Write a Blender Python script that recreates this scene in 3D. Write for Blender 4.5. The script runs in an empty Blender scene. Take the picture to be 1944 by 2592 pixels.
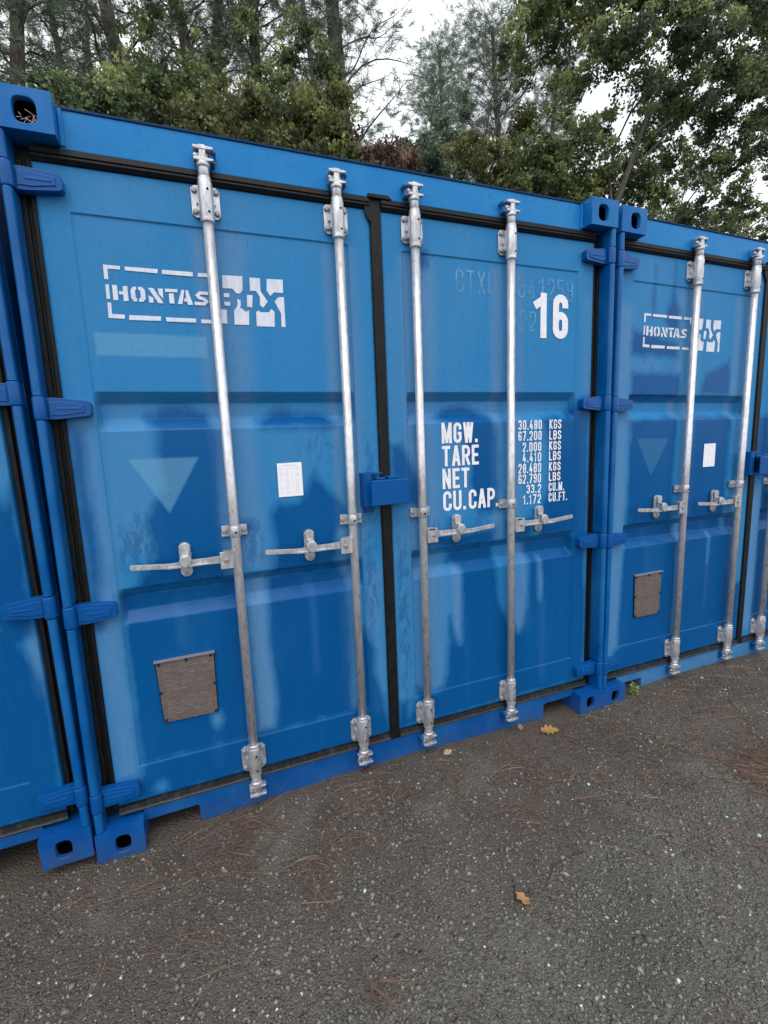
import bpy, bmesh, math, random
import numpy as np
from mathutils import Vector, Matrix

# ------------------------------------------------------------------ camera
S = bpy.context.scene
COL = S.collection
CAM_POS = np.array((0.4806, -1.8344, 1.5078))
CAM_R = np.array(((0.930473, -0.364281, -0.038976),
                  (-0.089469, -0.122776, -0.988393),
                  (0.355268, 0.923160, -0.146832)))     # rows: right, down, forward
FPX = 1193.67                                             # focal length in photo pixels (1944 x 2592)
cam_d = bpy.data.cameras.new('camera')
cam = bpy.data.objects.new('camera', cam_d)
COL.objects.link(cam)
cam_d.sensor_fit = 'VERTICAL'
cam_d.sensor_height = 36.0
cam_d.lens = 36.0 * FPX / 2592
cam_d.clip_start = 0.02
cam_d.clip_end = 2000
cam.matrix_world = Matrix(((CAM_R[0][0], -CAM_R[1][0], -CAM_R[2][0], CAM_POS[0]),
                           (CAM_R[0][1], -CAM_R[1][1], -CAM_R[2][1], CAM_POS[1]),
                           (CAM_R[0][2], -CAM_R[1][2], -CAM_R[2][2], CAM_POS[2]),
                           (0, 0, 0, 1)))
S.camera = cam

# ------------------------------------------------------------------ light
SUN_EL, SUN_AZ = math.radians(58), math.radians(200)     # soft light from behind the camera, overcast
W = bpy.data.worlds.new('World')
S.world = W
W.use_nodes = True
wn, wl = W.node_tree.nodes, W.node_tree.links
bg = wn['Background']
sky = wn.new('ShaderNodeTexSky')
sky.sky_type = 'NISHITA'
sky.sun_disc = False
sky.sun_elevation = SUN_EL
sky.sun_rotation = SUN_AZ
sky.dust_density = 4.0
sky.air_density = 1.0
sky.ozone_density = 1.0
hs = wn.new('ShaderNodeHueSaturation')
hs.inputs['Saturation'].default_value = 0.34
hs.inputs['Value'].default_value = 1.0
wl.new(sky.outputs['Color'], hs.inputs['Color'])
# closed cloud deck over the clear sky
wco = wn.new('ShaderNodeTexCoord')
wnz = wn.new('ShaderNodeTexNoise')
wnz.inputs['Scale'].default_value = 2.2
wnz.inputs['Detail'].default_value = 5
wl.new(wco.outputs['Generated'], wnz.inputs['Vector'])
wcl = wn.new('ShaderNodeValToRGB')
wcl.color_ramp.elements[0].position = .3
wcl.color_ramp.elements[0].color = (0.59, 0.63, 0.66, 1)
wcl.color_ramp.elements[1].position = .75
wcl.color_ramp.elements[1].color = (0.91, 0.94, 0.97, 1)
wl.new(wnz.outputs['Fac'], wcl.inputs['Fac'])
wsc = wn.new('ShaderNodeVectorMath')
wsc.operation = 'SCALE'
wsc.inputs['Scale'].default_value = 8.0
wl.new(wcl.outputs['Color'], wsc.inputs[0])
wmx = wn.new('ShaderNodeMix')
wmx.data_type = 'RGBA'
wmx.inputs[0].default_value = .8
wl.new(hs.outputs['Color'], wmx.inputs[6])
wl.new(wsc.outputs[0], wmx.inputs[7])
wl.new(wmx.outputs[2], bg.inputs['Color'])
bg.inputs['Strength'].default_value = 0.12
sun_d = bpy.data.lights.new('sun', 'SUN')
sun = bpy.data.objects.new('sun', sun_d)
COL.objects.link(sun)
sun_d.energy = 0.5
sun_d.angle = math.radians(40)
sun_d.color = (1.0, 0.97, 0.93)
# direction towards the sun (Nishita: rotation clockwise from +Y)
sd = Vector((math.sin(SUN_AZ) * math.cos(SUN_EL), math.cos(SUN_AZ) * math.cos(SUN_EL), math.sin(SUN_EL)))
sun.rotation_euler = (-sd).to_track_quat('-Z', 'Y').to_euler()
S.view_settings.view_transform = 'Standard'
S.view_settings.look = 'None'
S.view_settings.gamma = 1
S.view_settings.exposure = 1.1
S.cycles.use_denoising = True
S.cycles.max_bounces = 6
S.cycles.transparent_max_bounces = 8


def at(px, py, Y):
    """point on the photo ray through a pixel, at depth plane y = Y"""
    d = CAM_R.T @ np.array(((px - 972) / FPX, (py - 1296) / FPX, 1))
    return CAM_POS + d * (Y - CAM_POS[1]) / d[1]


def at_ground(px, py, z=0.0):
    d = CAM_R.T @ np.array(((px - 972) / FPX, (py - 1296) / FPX, 1))
    return CAM_POS + d * (z - CAM_POS[2]) / d[2]


# ------------------------------------------------------------------ helpers
def new_obj(name, mesh, parent=None):
    o = bpy.data.objects.new(name, mesh)
    COL.objects.link(o)
    if parent:
        o.parent = parent
    return o


def tag(o, label=None, cat=None, group=None, kind=None):
    if label: o['label'] = label
    if cat: o['category'] = cat
    if group: o['group'] = group
    if kind: o['kind'] = kind
    return o


def empty(name, loc=(0, 0, 0), parent=None):
    o = bpy.data.objects.new(name, None)
    COL.objects.link(o)
    o.location = loc
    o.empty_display_size = 0.2
    if parent: o.parent = parent
    return o


class MB:
    """collects vertices and faces, built as one mesh object"""

    def __init__(s):
        s.v, s.f, s.m, s.sm = [], [], [], []

    def add(s, vs, fs, mi=0, smooth=False):
        b = len(s.v)
        s.v += [tuple(p) for p in vs]
        for f in fs:
            s.f.append(tuple(b + i for i in f))
            s.m.append(mi)
            s.sm.append(smooth)

    def box(s, x0, x1, y0, y1, z0, z1, mi=0):
        s.add([(x0, y0, z0), (x1, y0, z0), (x1, y1, z0), (x0, y1, z0), (x0, y0, z1), (x1, y0, z1), (x1, y1, z1), (x0, y1, z1)],
              [(0, 3, 2, 1), (4, 5, 6, 7), (0, 1, 5, 4), (1, 2, 6, 5), (2, 3, 7, 6), (3, 0, 4, 7)], mi)

    def prism_y(s, poly, y0, y1, mi=0):
        """polygon in (x,z), extruded along y; y0 is the front"""
        n = len(poly)
        a = sum(poly[i][0] * poly[(i + 1) % n][1] - poly[(i + 1) % n][0] * poly[i][1] for i in range(n))
        if a < 0: poly = poly[::-1]
        vs = [(x, y0, z) for x, z in poly] + [(x, y1, z) for x, z in poly]
        s.add(vs, [tuple(range(n)), tuple(range(2 * n - 1, n - 1, -1))] +
              [(i, i + n, (i + 1) % n + n, (i + 1) % n) for i in range(n)], mi)

    def prism_x(s, poly, x0, x1, mi=0, smooth=False):
        """polygon in (y,z), extruded along x"""
        n = len(poly)
        vs = [(x0, y, z) for y, z in poly] + [(x1, y, z) for y, z in poly]
        s.add(vs, [tuple(range(n - 1, -1, -1)), tuple(range(n, 2 * n))], mi)
        s.add(vs, [(i, (i + 1) % n, (i + 1) % n + n, i + n) for i in range(n)], mi, smooth)

    def prism_z(s, poly, z0, z1, mi=0, smooth=False):
        n = len(poly)
        vs = [(x, y, z0) for x, y in poly] + [(x, y, z1) for x, y in poly]
        s.add(vs, [tuple(range(n - 1, -1, -1)), tuple(range(n, 2 * n))], mi)
        s.add(vs, [(i, (i + 1) % n, (i + 1) % n + n, i + n) for i in range(n)], mi, smooth)

    def sheet(s, poly, y, mi=0):
        n = len(poly)
        a = sum(poly[i][0] * poly[(i + 1) % n][1] - poly[(i + 1) % n][0] * poly[i][1] for i in range(n))
        if a < 0: poly = poly[::-1]
        s.add([(x, y, z) for x, z in poly], [tuple(range(n))], mi)

    def lathe_z(s, prof, cx, cy, n=20, mi=0):
        """prof: list of (r, z) from bottom to top"""
        vs = [(cx + r * math.cos(2 * math.pi * k / n), cy + r * math.sin(2 * math.pi * k / n), z) for r, z in prof for k in range(n)]
        fs = [(i * n + k, i * n + (k + 1) % n, (i + 1) * n + (k + 1) % n, (i + 1) * n + k) for i in range(len(prof) - 1) for k in range(n)]
        s.add(vs, fs, mi, True)
        s.add(vs[:n], [tuple(range(n - 1, -1, -1))], mi)
        s.add(vs[-n:], [tuple(range(n))], mi)

    def disc_y(s, cx, cz, y, r, h, n=12, mi=0, dome=0.0):
        """short cylinder sticking out towards -y from y (a bolt head)"""
        ring = lambda yy, rr: [(cx + rr * math.cos(2 * math.pi * k / n), yy, cz + rr * math.sin(2 * math.pi * k / n)) for k in range(n)]
        vs = ring(y, r) + ring(y - h * .6, r) + ring(y - h, r * .7)
        fs = [(i * n + k, i * n + (k + 1) % n, (i + 1) * n + (k + 1) % n, (i + 1) * n + k) for i in range(2) for k in range(n)]
        s.add(vs, fs, mi, True)
        s.add(vs[-n:], [tuple(range(n))], mi)

    def tube(s, pts, rad, n=8, mi=0, cap=True):
        pts = [Vector(p) for p in pts]
        if not hasattr(rad, '__len__'): rad = [rad] * len(pts)
        vs = []
        ref = Vector((0.31, 0.2, 0.93)).normalized()
        for i, p in enumerate(pts):
            t = (pts[min(i + 1, len(pts) - 1)] - pts[max(i - 1, 0)])
            t = t.normalized() if t.length > 1e-9 else Vector((0, 0, 1))
            a = t.cross(ref if abs(t.dot(ref)) < .95 else Vector((1, 0, 0))).normalized()
            b = t.cross(a)
            vs += [p + (a * math.cos(2 * math.pi * k / n) + b * math.sin(2 * math.pi * k / n)) * rad[i] for k in range(n)]
        fs = [(i * n + k, i * n + (k + 1) % n, (i + 1) * n + (k + 1) % n, (i + 1) * n + k) for i in range(len(pts) - 1) for k in range(n)]
        s.add(vs, fs, mi, True)
        if cap:
            s.add(vs[:n], [tuple(range(n - 1, -1, -1))], mi)
            s.add(vs[-n:], [tuple(range(n))], mi)

    def mesh(s, name, mats):
        me = bpy.data.meshes.new(name)
        me.from_pydata(s.v, [], s.f)
        for m in (mats if isinstance(mats, (list, tuple)) else [mats]): me.materials.append(m)
        me.polygons.foreach_set('material_index', s.m)
        me.polygons.foreach_set('use_smooth', s.sm)
        me.update()
        bm = bmesh.new(); bm.from_mesh(me)
        bmesh.ops.remove_doubles(bm, verts=bm.verts, dist=1e-5)
        bmesh.ops.recalc_face_normals(bm, faces=bm.faces)
        bm.to_mesh(me); bm.free()
        return me

    def build(s, name, mats, parent=None, bevel=0.0, seg=2):
        o = new_obj(name, s.mesh(name, mats), parent)
        if bevel:
            md = o.modifiers.new('bevel', 'BEVEL')
            md.width = bevel; md.segments = seg; md.limit_method = 'ANGLE'; md.angle_limit = math.radians(40)
            md.harden_normals = False
        return o


def np_mesh(name, verts, faces, mats, smooth=False, attrs=None, mi=None, normals_up=False):
    """fast mesh from numpy; faces (n,3) or (n,4)"""
    me = bpy.data.meshes.new(name)
    nv, (nf, k) = len(verts), faces.shape
    me.vertices.add(nv)
    me.vertices.foreach_set('co', np.ascontiguousarray(verts, dtype=np.float32).ravel())
    me.loops.add(nf * k)
    me.loops.foreach_set('vertex_index', np.ascontiguousarray(faces, dtype=np.int32).ravel())
    me.polygons.add(nf)
    me.polygons.foreach_set('loop_start', np.arange(0, nf * k, k, dtype=np.int32))
    me.polygons.foreach_set('loop_total', np.full(nf, k, dtype=np.int32))
    for m in (mats if isinstance(mats, (list, tuple)) else [mats]): me.materials.append(m)
    if smooth: me.polygons.foreach_set('use_smooth', np.ones(nf, dtype=bool))
    if mi is not None: me.polygons.foreach_set('material_index', np.asarray(mi, dtype=np.int32))
    for an, (dom, val) in (attrs or {}).items():
        a = me.attributes.new(an, 'FLOAT', dom)
        a.data.foreach_set('value', np.ascontiguousarray(val, dtype=np.float32))
    me.update(calc_edges=True)
    me.validate()
    return me


# ------------------------------------------------------------------ materials
def mat(name):
    m = bpy.data.materials.new(name)
    m.use_nodes = True
    nt = m.node_tree
    return m, nt, nt.nodes['Principled BSDF']


def N(nt, kind, **kw):
    n = nt.nodes.new(kind)
    for k, v in kw.items():
        if k.startswith('i_'):
            n.inputs[k[2:].replace('_', ' ')].default_value = v
        else:
            setattr(n, k, v)
    return n


def ramp(nt, src, stops):
    r = nt.nodes.new('ShaderNodeValToRGB')
    e = r.color_ramp.elements
    while len(e) < len(stops): e.new(0.5)
    for el, (p, c) in zip(e, stops):
        el.position = p
        el.color = (c, c, c, 1) if not hasattr(c, '__len__') else (*c, 1)
    nt.links.new(src, r.inputs['Fac'])
    return r


def noise(nt, co, scale, detail=4, rough=.6, vec_scale=None):
    n = N(nt, 'ShaderNodeTexNoise')
    n.inputs['Scale'].default_value = scale
    n.inputs['Detail'].default_value = detail
    n.inputs['Roughness'].default_value = rough
    if vec_scale:
        mp = N(nt, 'ShaderNodeMapping')
        mp.inputs['Scale'].default_value = vec_scale
        nt.links.new(co, mp.inputs['Vector'])
        co = mp.outputs['Vector']
    nt.links.new(co, n.inputs['Vector'])
    return n


def mix(nt, fac, a, b, blend='MIX'):
    m = N(nt, 'ShaderNodeMix', data_type='RGBA', blend_type=blend)
    for sock, val in ((m.inputs[0], fac), (m.inputs[6], a), (m.inputs[7], b)):
        if isinstance(val, bpy.types.NodeSocket): nt.links.new(val, sock)
        elif hasattr(val, '__len__'): sock.default_value = (*val, 1)
        else: sock.default_value = val
    return m.outputs[2]


def math_n(nt, op, a, b=0.0, c=0.0, clamp=False):
    m = N(nt, 'ShaderNodeMath', operation=op, use_clamp=clamp)
    for i, val in enumerate((a, b, c)):
        if isinstance(val, bpy.types.NodeSocket): nt.links.new(val, m.inputs[i])
        else: m.inputs[i].default_value = val
    return m.outputs[0]


def bump(nt, p, h, strength, dist):
    b = N(nt, 'ShaderNodeBump')
    b.inputs['Strength'].default_value = strength
    b.inputs['Distance'].default_value = dist
    nt.links.new(h, b.inputs['Height'])
    nt.links.new(b.outputs['Normal'], p.inputs['Normal'])


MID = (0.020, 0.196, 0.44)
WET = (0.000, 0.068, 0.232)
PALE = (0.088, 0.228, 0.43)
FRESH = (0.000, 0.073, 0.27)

# weathered door paint: chalky dry film, damp areas saturated and dark
M_DOOR, nt, p = mat('weathered_blue_door_paint')
co = N(nt, 'ShaderNodeTexCoord').outputs['Object']
n_big = noise(nt, co, 3.0, 5, .6, (1, 1, .35)).outputs['Fac']
n_mid = noise(nt, co, 16, 6, .65, (1, 1, .5)).outputs['Fac']
n_fine = noise(nt, co, 420, 2, .7).outputs['Fac']
n_drip = noise(nt, co, 30, 5, .6, (1, 1, .06)).outputs['Fac']
aw = N(nt, 'ShaderNodeAttribute', attribute_name='wet').outputs['Fac']
ap = N(nt, 'ShaderNodeAttribute', attribute_name='pale').outputs['Fac']
ag = N(nt, 'ShaderNodeAttribute', attribute_name='ghost').outputs['Fac']
jit = math_n(nt, 'MULTIPLY', math_n(nt, 'SUBTRACT', n_mid, .5), .055)
wv = math_n(nt, 'ADD', aw, jit)
wet = ramp(nt, math_n(nt, 'MULTIPLY_ADD', wv, 9.0, .5), [(.32, 0), (.68, 1)]).outputs['Color']
wet = math_n(nt, 'MULTIPLY', wet, math_n(nt, 'MULTIPLY_ADD', n_big, .5, .70, True), 0, True)
pale = math_n(nt, 'MULTIPLY', ap, math_n(nt, 'MULTIPLY_ADD', n_mid, .8, .45, True), 0, True)
pale = math_n(nt, 'ADD', pale, math_n(nt, 'MULTIPLY', ramp(nt, n_drip, [(.55, 0), (.78, 1)]).outputs['Color'], .22), 0, True)
pale = math_n(nt, 'ADD', pale, math_n(nt, 'MULTIPLY', ramp(nt, n_big, [(.48, 0), (.75, 1)]).outputs['Color'], .32), 0, True)
col = mix(nt, pale, MID, PALE)
dark = ramp(nt, n_drip, [(.2, 1), (.42, 0)]).outputs['Color']
col = mix(nt, math_n(nt, 'MULTIPLY', dark, .35), col, (0.006, 0.135, 0.38))
wcol = mix(nt, math_n(nt, 'MULTIPLY', pale, .55), WET, (0.026, 0.130, 0.34))
col = mix(nt, wet, col, wcol)
gh = ramp(nt, math_n(nt, 'MULTIPLY_ADD', ag, 40.0, .5), [(.3, 0), (.7, 1)]).outputs['Color']
col = mix(nt, math_n(nt, 'MULTIPLY', gh, .48), col, (0.145, 0.36, 0.53))
# algae specks and scuffs
n_sc = noise(nt, co, 55, 6, .75, (1, 1, .55)).outputs['Fac']
sc = math_n(nt, 'MULTIPLY', ramp(nt, n_sc, [(.58, 0), (.70, 1)]).outputs['Color'], ramp(nt, n_big, [(.36, .10), (.6, .6)]).outputs['Color'])
col = mix(nt, sc, col, (0.008, 0.10, 0.27))
asc = N(nt, 'ShaderNodeAttribute', attribute_name='scuff').outputs['Fac']
n_s2 = noise(nt, co, 52, 8, .74, (1, 1, .40)).outputs['Fac']
s2 = ramp(nt, math_n(nt, 'ADD', n_s2, math_n(nt, 'MULTIPLY', asc, .16)), [(.60, 0), (.68, 1)]).outputs['Color']
col = mix(nt, math_n(nt, 'MULTIPLY', s2, math_n(nt, 'MULTIPLY', asc, .50, 0, True)), col, (0.004, 0.062, 0.19))
col = mix(nt, math_n(nt, 'MULTIPLY_ADD', n_fine, .9, -.33, True), col, (0.004, 0.06, 0.20))
nt.links.new(col, p.inputs['Base Color'])
nt.links.new(math_n(nt, 'MULTIPLY_ADD', wet, -.28, .50), p.inputs['Roughness'])
nt.links.new(math_n(nt, 'MULTIPLY_ADD', wet, -.06, .18), p.inputs['Specular IOR Level'])
bump(nt, p, noise(nt, co, 90, 4, .6).outputs['Fac'], .12, .004)


def blue_paint(name, c_main, c_worn, rough, worn, rust=0.0, mud=0.0):
    m, nt, p = mat(name)
    co = N(nt, 'ShaderNodeTexCoord').outputs['Object']
    a = noise(nt, co, 6, 5, .6, (1, 1, .5)).outputs['Fac']
    b = noise(nt, co, 40, 5, .7).outputs['Fac']
    f = noise(nt, co, 420, 2, .7).outputs['Fac']
    c = mix(nt, ramp(nt, a, [(.42 - worn * .2, 0), (.75 - worn * .2, 1)]).outputs['Color'], c_main, c_worn)
    c = mix(nt, ramp(nt, b, [(.58, 0), (.74, .45)]).outputs['Color'], c, (0.006, 0.06, 0.2))
    c = mix(nt, math_n(nt, 'MULTIPLY_ADD', f, .5, -.13, True), c, (0.004, 0.045, 0.17))
    if rust:
        r = noise(nt, co, 9, 6, .7).outputs['Fac']
        c = mix(nt, ramp(nt, r, [(.66, 0), (.72, rust)]).outputs['Color'], c, (0.16, 0.085, 0.05))
    if mud:      # splashed dirt on the lowest few centimetres
        sp = N(nt, 'ShaderNodeSeparateXYZ')
        nt.links.new(co, sp.inputs['Vector'])
        lo = N(nt, 'ShaderNodeMapRange')
        lo.inputs['From Min'].default_value = .10
        lo.inputs['From Max'].default_value = .0
        nt.links.new(sp.outputs['Z'], lo.inputs['Value'])
        mm = math_n(nt, 'MULTIPLY', lo.outputs['Result'], ramp(nt, b, [(.40, 0), (.62, 1)]).outputs['Color'])
        c = mix(nt, math_n(nt, 'MULTIPLY', mm, mud), c, (0.060, 0.055, 0.048))
    nt.links.new(c, p.inputs['Base Color'])
    p.inputs['Roughness'].default_value = rough
    p.inputs['Specular IOR Level'].default_value = .26 if rough < .35 else .16
    bump(nt, p, b, .15, .003)
    return m


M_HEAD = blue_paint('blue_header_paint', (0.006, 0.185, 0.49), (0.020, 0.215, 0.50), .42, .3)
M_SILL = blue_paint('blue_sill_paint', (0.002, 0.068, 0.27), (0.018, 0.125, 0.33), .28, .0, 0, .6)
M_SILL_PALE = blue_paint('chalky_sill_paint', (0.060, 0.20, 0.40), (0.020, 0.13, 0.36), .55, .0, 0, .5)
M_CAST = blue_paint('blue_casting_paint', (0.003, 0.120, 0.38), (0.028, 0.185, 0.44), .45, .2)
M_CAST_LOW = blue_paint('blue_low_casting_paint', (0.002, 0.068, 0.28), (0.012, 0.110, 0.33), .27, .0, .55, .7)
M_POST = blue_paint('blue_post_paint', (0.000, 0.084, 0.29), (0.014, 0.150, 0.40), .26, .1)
M_LIP = blue_paint('dark_roof_edge_paint', (0.002, 0.018, 0.06), (0.006, 0.05, 0.14), .6, .0)  # near-black blue for the strip along the header top and the plate bolts
M_HINGE = blue_paint('glossy_blue_hinge_paint', FRESH, (0.004, 0.080, 0.32), .22, .1)
M_SIDE = blue_paint('blue_side_paint', (0.006, 0.11, 0.36), (0.03, 0.17, 0.40), .5, .2)

M_RUBBER, nt, p = mat('black_rubber')
co = N(nt, 'ShaderNodeTexCoord').outputs['Object']
a = noise(nt, co, 60, 5, .7, (1, 1, .3)).outputs['Fac']
b = noise(nt, co, 8, 4, .6).outputs['Fac']
c = mix(nt, ramp(nt, a, [(.45, 0), (.75, 1)]).outputs['Color'], (0.0025, 0.003, 0.004), (0.013, 0.012, 0.015))
c = mix(nt, ramp(nt, b, [(.55, 0), (.75, .6)]).outputs['Color'], c, (0.016, 0.012, 0.011))
nt.links.new(c, p.inputs['Base Color'])
p.inputs['Specular IOR Level'].default_value = .25
p.inputs['Roughness'].default_value = .55
bump(nt, p, a, .3, .003)

M_SCUFF, nt, p = mat('scuffed_rubber')
co = N(nt, 'ShaderNodeTexCoord').outputs['Object']
a = noise(nt, co, 45, 6, .8, (1, 1, .25)).outputs['Fac']
c = mix(nt, ramp(nt, a, [(.5, 0), (.7, 1)]).outputs['Color'], (0.004, 0.005, 0.006), (0.050, 0.052, 0.058))
nt.links.new(c, p.inputs['Base Color'])
p.inputs['Roughness'].default_value = .5
bump(nt, p, a, .4, .004)

M_DARK, nt, p = mat('dark_cavity')
p.inputs['Base Color'].default_value = (0.002, 0.002, 0.003, 1)
p.inputs['Roughness'].default_value = .9
p.inputs['Specular IOR Level'].default_value = .05


def galv(name, c0, c1, rough, metal):
    m, nt, p = mat(name)
    co = N(nt, 'ShaderNodeTexCoord').outputs['Object']
    a = noise(nt, co, 70, 5, .65, (1, 1, .4)).outputs['Fac']
    b = noise(nt, co, 12, 4, .6, (1, 1, .25)).outputs['Fac']
    c = mix(nt, ramp(nt, a, [(.35, 0), (.7, 1)]).outputs['Color'], c0, c1)
    c = mix(nt, ramp(nt, b, [(.56, 0), (.74, .5)]).outputs['Color'], c, (0.17, 0.145, 0.13))
    nt.links.new(c, p.inputs['Base Color'])
    p.inputs['Metallic'].default_value = metal
    nt.links.new(math_n(nt, 'MULTIPLY_ADD', a, .25, rough - .1), p.inputs['Roughness'])
    bump(nt, p, a, .12, .002)
    return m


M_GALV = galv('galvanised_rod_steel', (0.52, 0.51, 0.53), (0.76, 0.75, 0.77), .28, .55)
M_CASTZ = galv('cast_zinc_fitting', (0.38, 0.38, 0.41), (0.66, 0.66, 0.69), .34, .6)
M_BOLT, nt, p = mat('dull_bolt_steel')
p.inputs['Base Color'].default_value = (0.30, 0.30, 0.33, 1)
p.inputs['Metallic'].default_value = .5
p.inputs['Roughness'].default_value = .5

M_WHITE, nt, p = mat('white_lettering_paint')
co = N(nt, 'ShaderNodeTexCoord').outputs['Object']
a = noise(nt, co, 30, 5, .7).outputs['Fac']
c = mix(nt, ramp(nt, a, [(.3, 0), (.6, 1)]).outputs['Color'], (0.66, 0.66, 0.72), (0.80, 0.79, 0.83))
nt.links.new(c, p.inputs['Base Color'])
p.inputs['Roughness'].default_value = .5

M_LOGO, nt, p = mat('sprayed_white_stencil_paint')
co = N(nt, 'ShaderNodeTexCoord').outputs['Object']
a = noise(nt, co, 50, 5, .7, (1, 1, .3)).outputs['Fac']
c = mix(nt, ramp(nt, a, [(.3, 0), (.62, 1)]).outputs['Color'], (0.47, 0.53, 0.66), (0.66, 0.67, 0.75))
nt.links.new(c, p.inputs['Base Color'])
p.inputs['Roughness'].default_value = .55

M_GHOST, nt, p = mat('faded_lettering_trace')
co = N(nt, 'ShaderNodeTexCoord').outputs['Object']
a = noise(nt, co, 26, 5, .7, (1, 1, .4)).outputs['Fac']
p.inputs['Base Color'].default_value = (0.13, 0.34, 0.56, 1)
p.inputs['Roughness'].default_value = .6
nt.links.new(ramp(nt, a, [(.34, 0.10), (.60, .78)]).outputs['Color'], p.inputs['Alpha'])

M_PAPER, nt, p = mat('white_paper')
p.inputs['Base Color'].default_value = (0.80, 0.78, 0.83, 1)
p.inputs['Roughness'].default_value = .45
M_PRINT, nt, p = mat('grey_print')
p.inputs['Base Color'].default_value = (0.62, 0.61, 0.67, 1)
p.inputs['Roughness'].default_value = .6

M_PLATE, nt, p = mat('brown_data_plate_metal')
co = N(nt, 'ShaderNodeTexCoord').outputs['Object']
a = noise(nt, co, 140, 4, .7, (.45, 1, 1)).outputs['Fac']
b = noise(nt, co, 14, 5, .6, (1, 1, .5)).outputs['Fac']
c = mix(nt, ramp(nt, a, [(.42, 0), (.68, 1)]).outputs['Color'], (0.122, 0.096, 0.088), (0.178, 0.146, 0.135))
c = mix(nt, ramp(nt, b, [(.45, 0), (.7, .6)]).outputs['Color'], c, (0.110, 0.084, 0.070))
nt.links.new(c, p.inputs['Base Color'])
p.inputs['Metallic'].default_value = .2
p.inputs['Roughness'].default_value = .5

# ------------------------------------------------------------------ stroke lettering (condensed sign face)
def arc(cx, cy, rx, ry, a0, a1, n=7):
    return [(cx + rx * math.cos(math.radians(a0 + (a1 - a0) * i / n)), cy + ry * math.sin(math.radians(a0 + (a1 - a0) * i / n))) for i in range(n + 1)]


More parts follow.
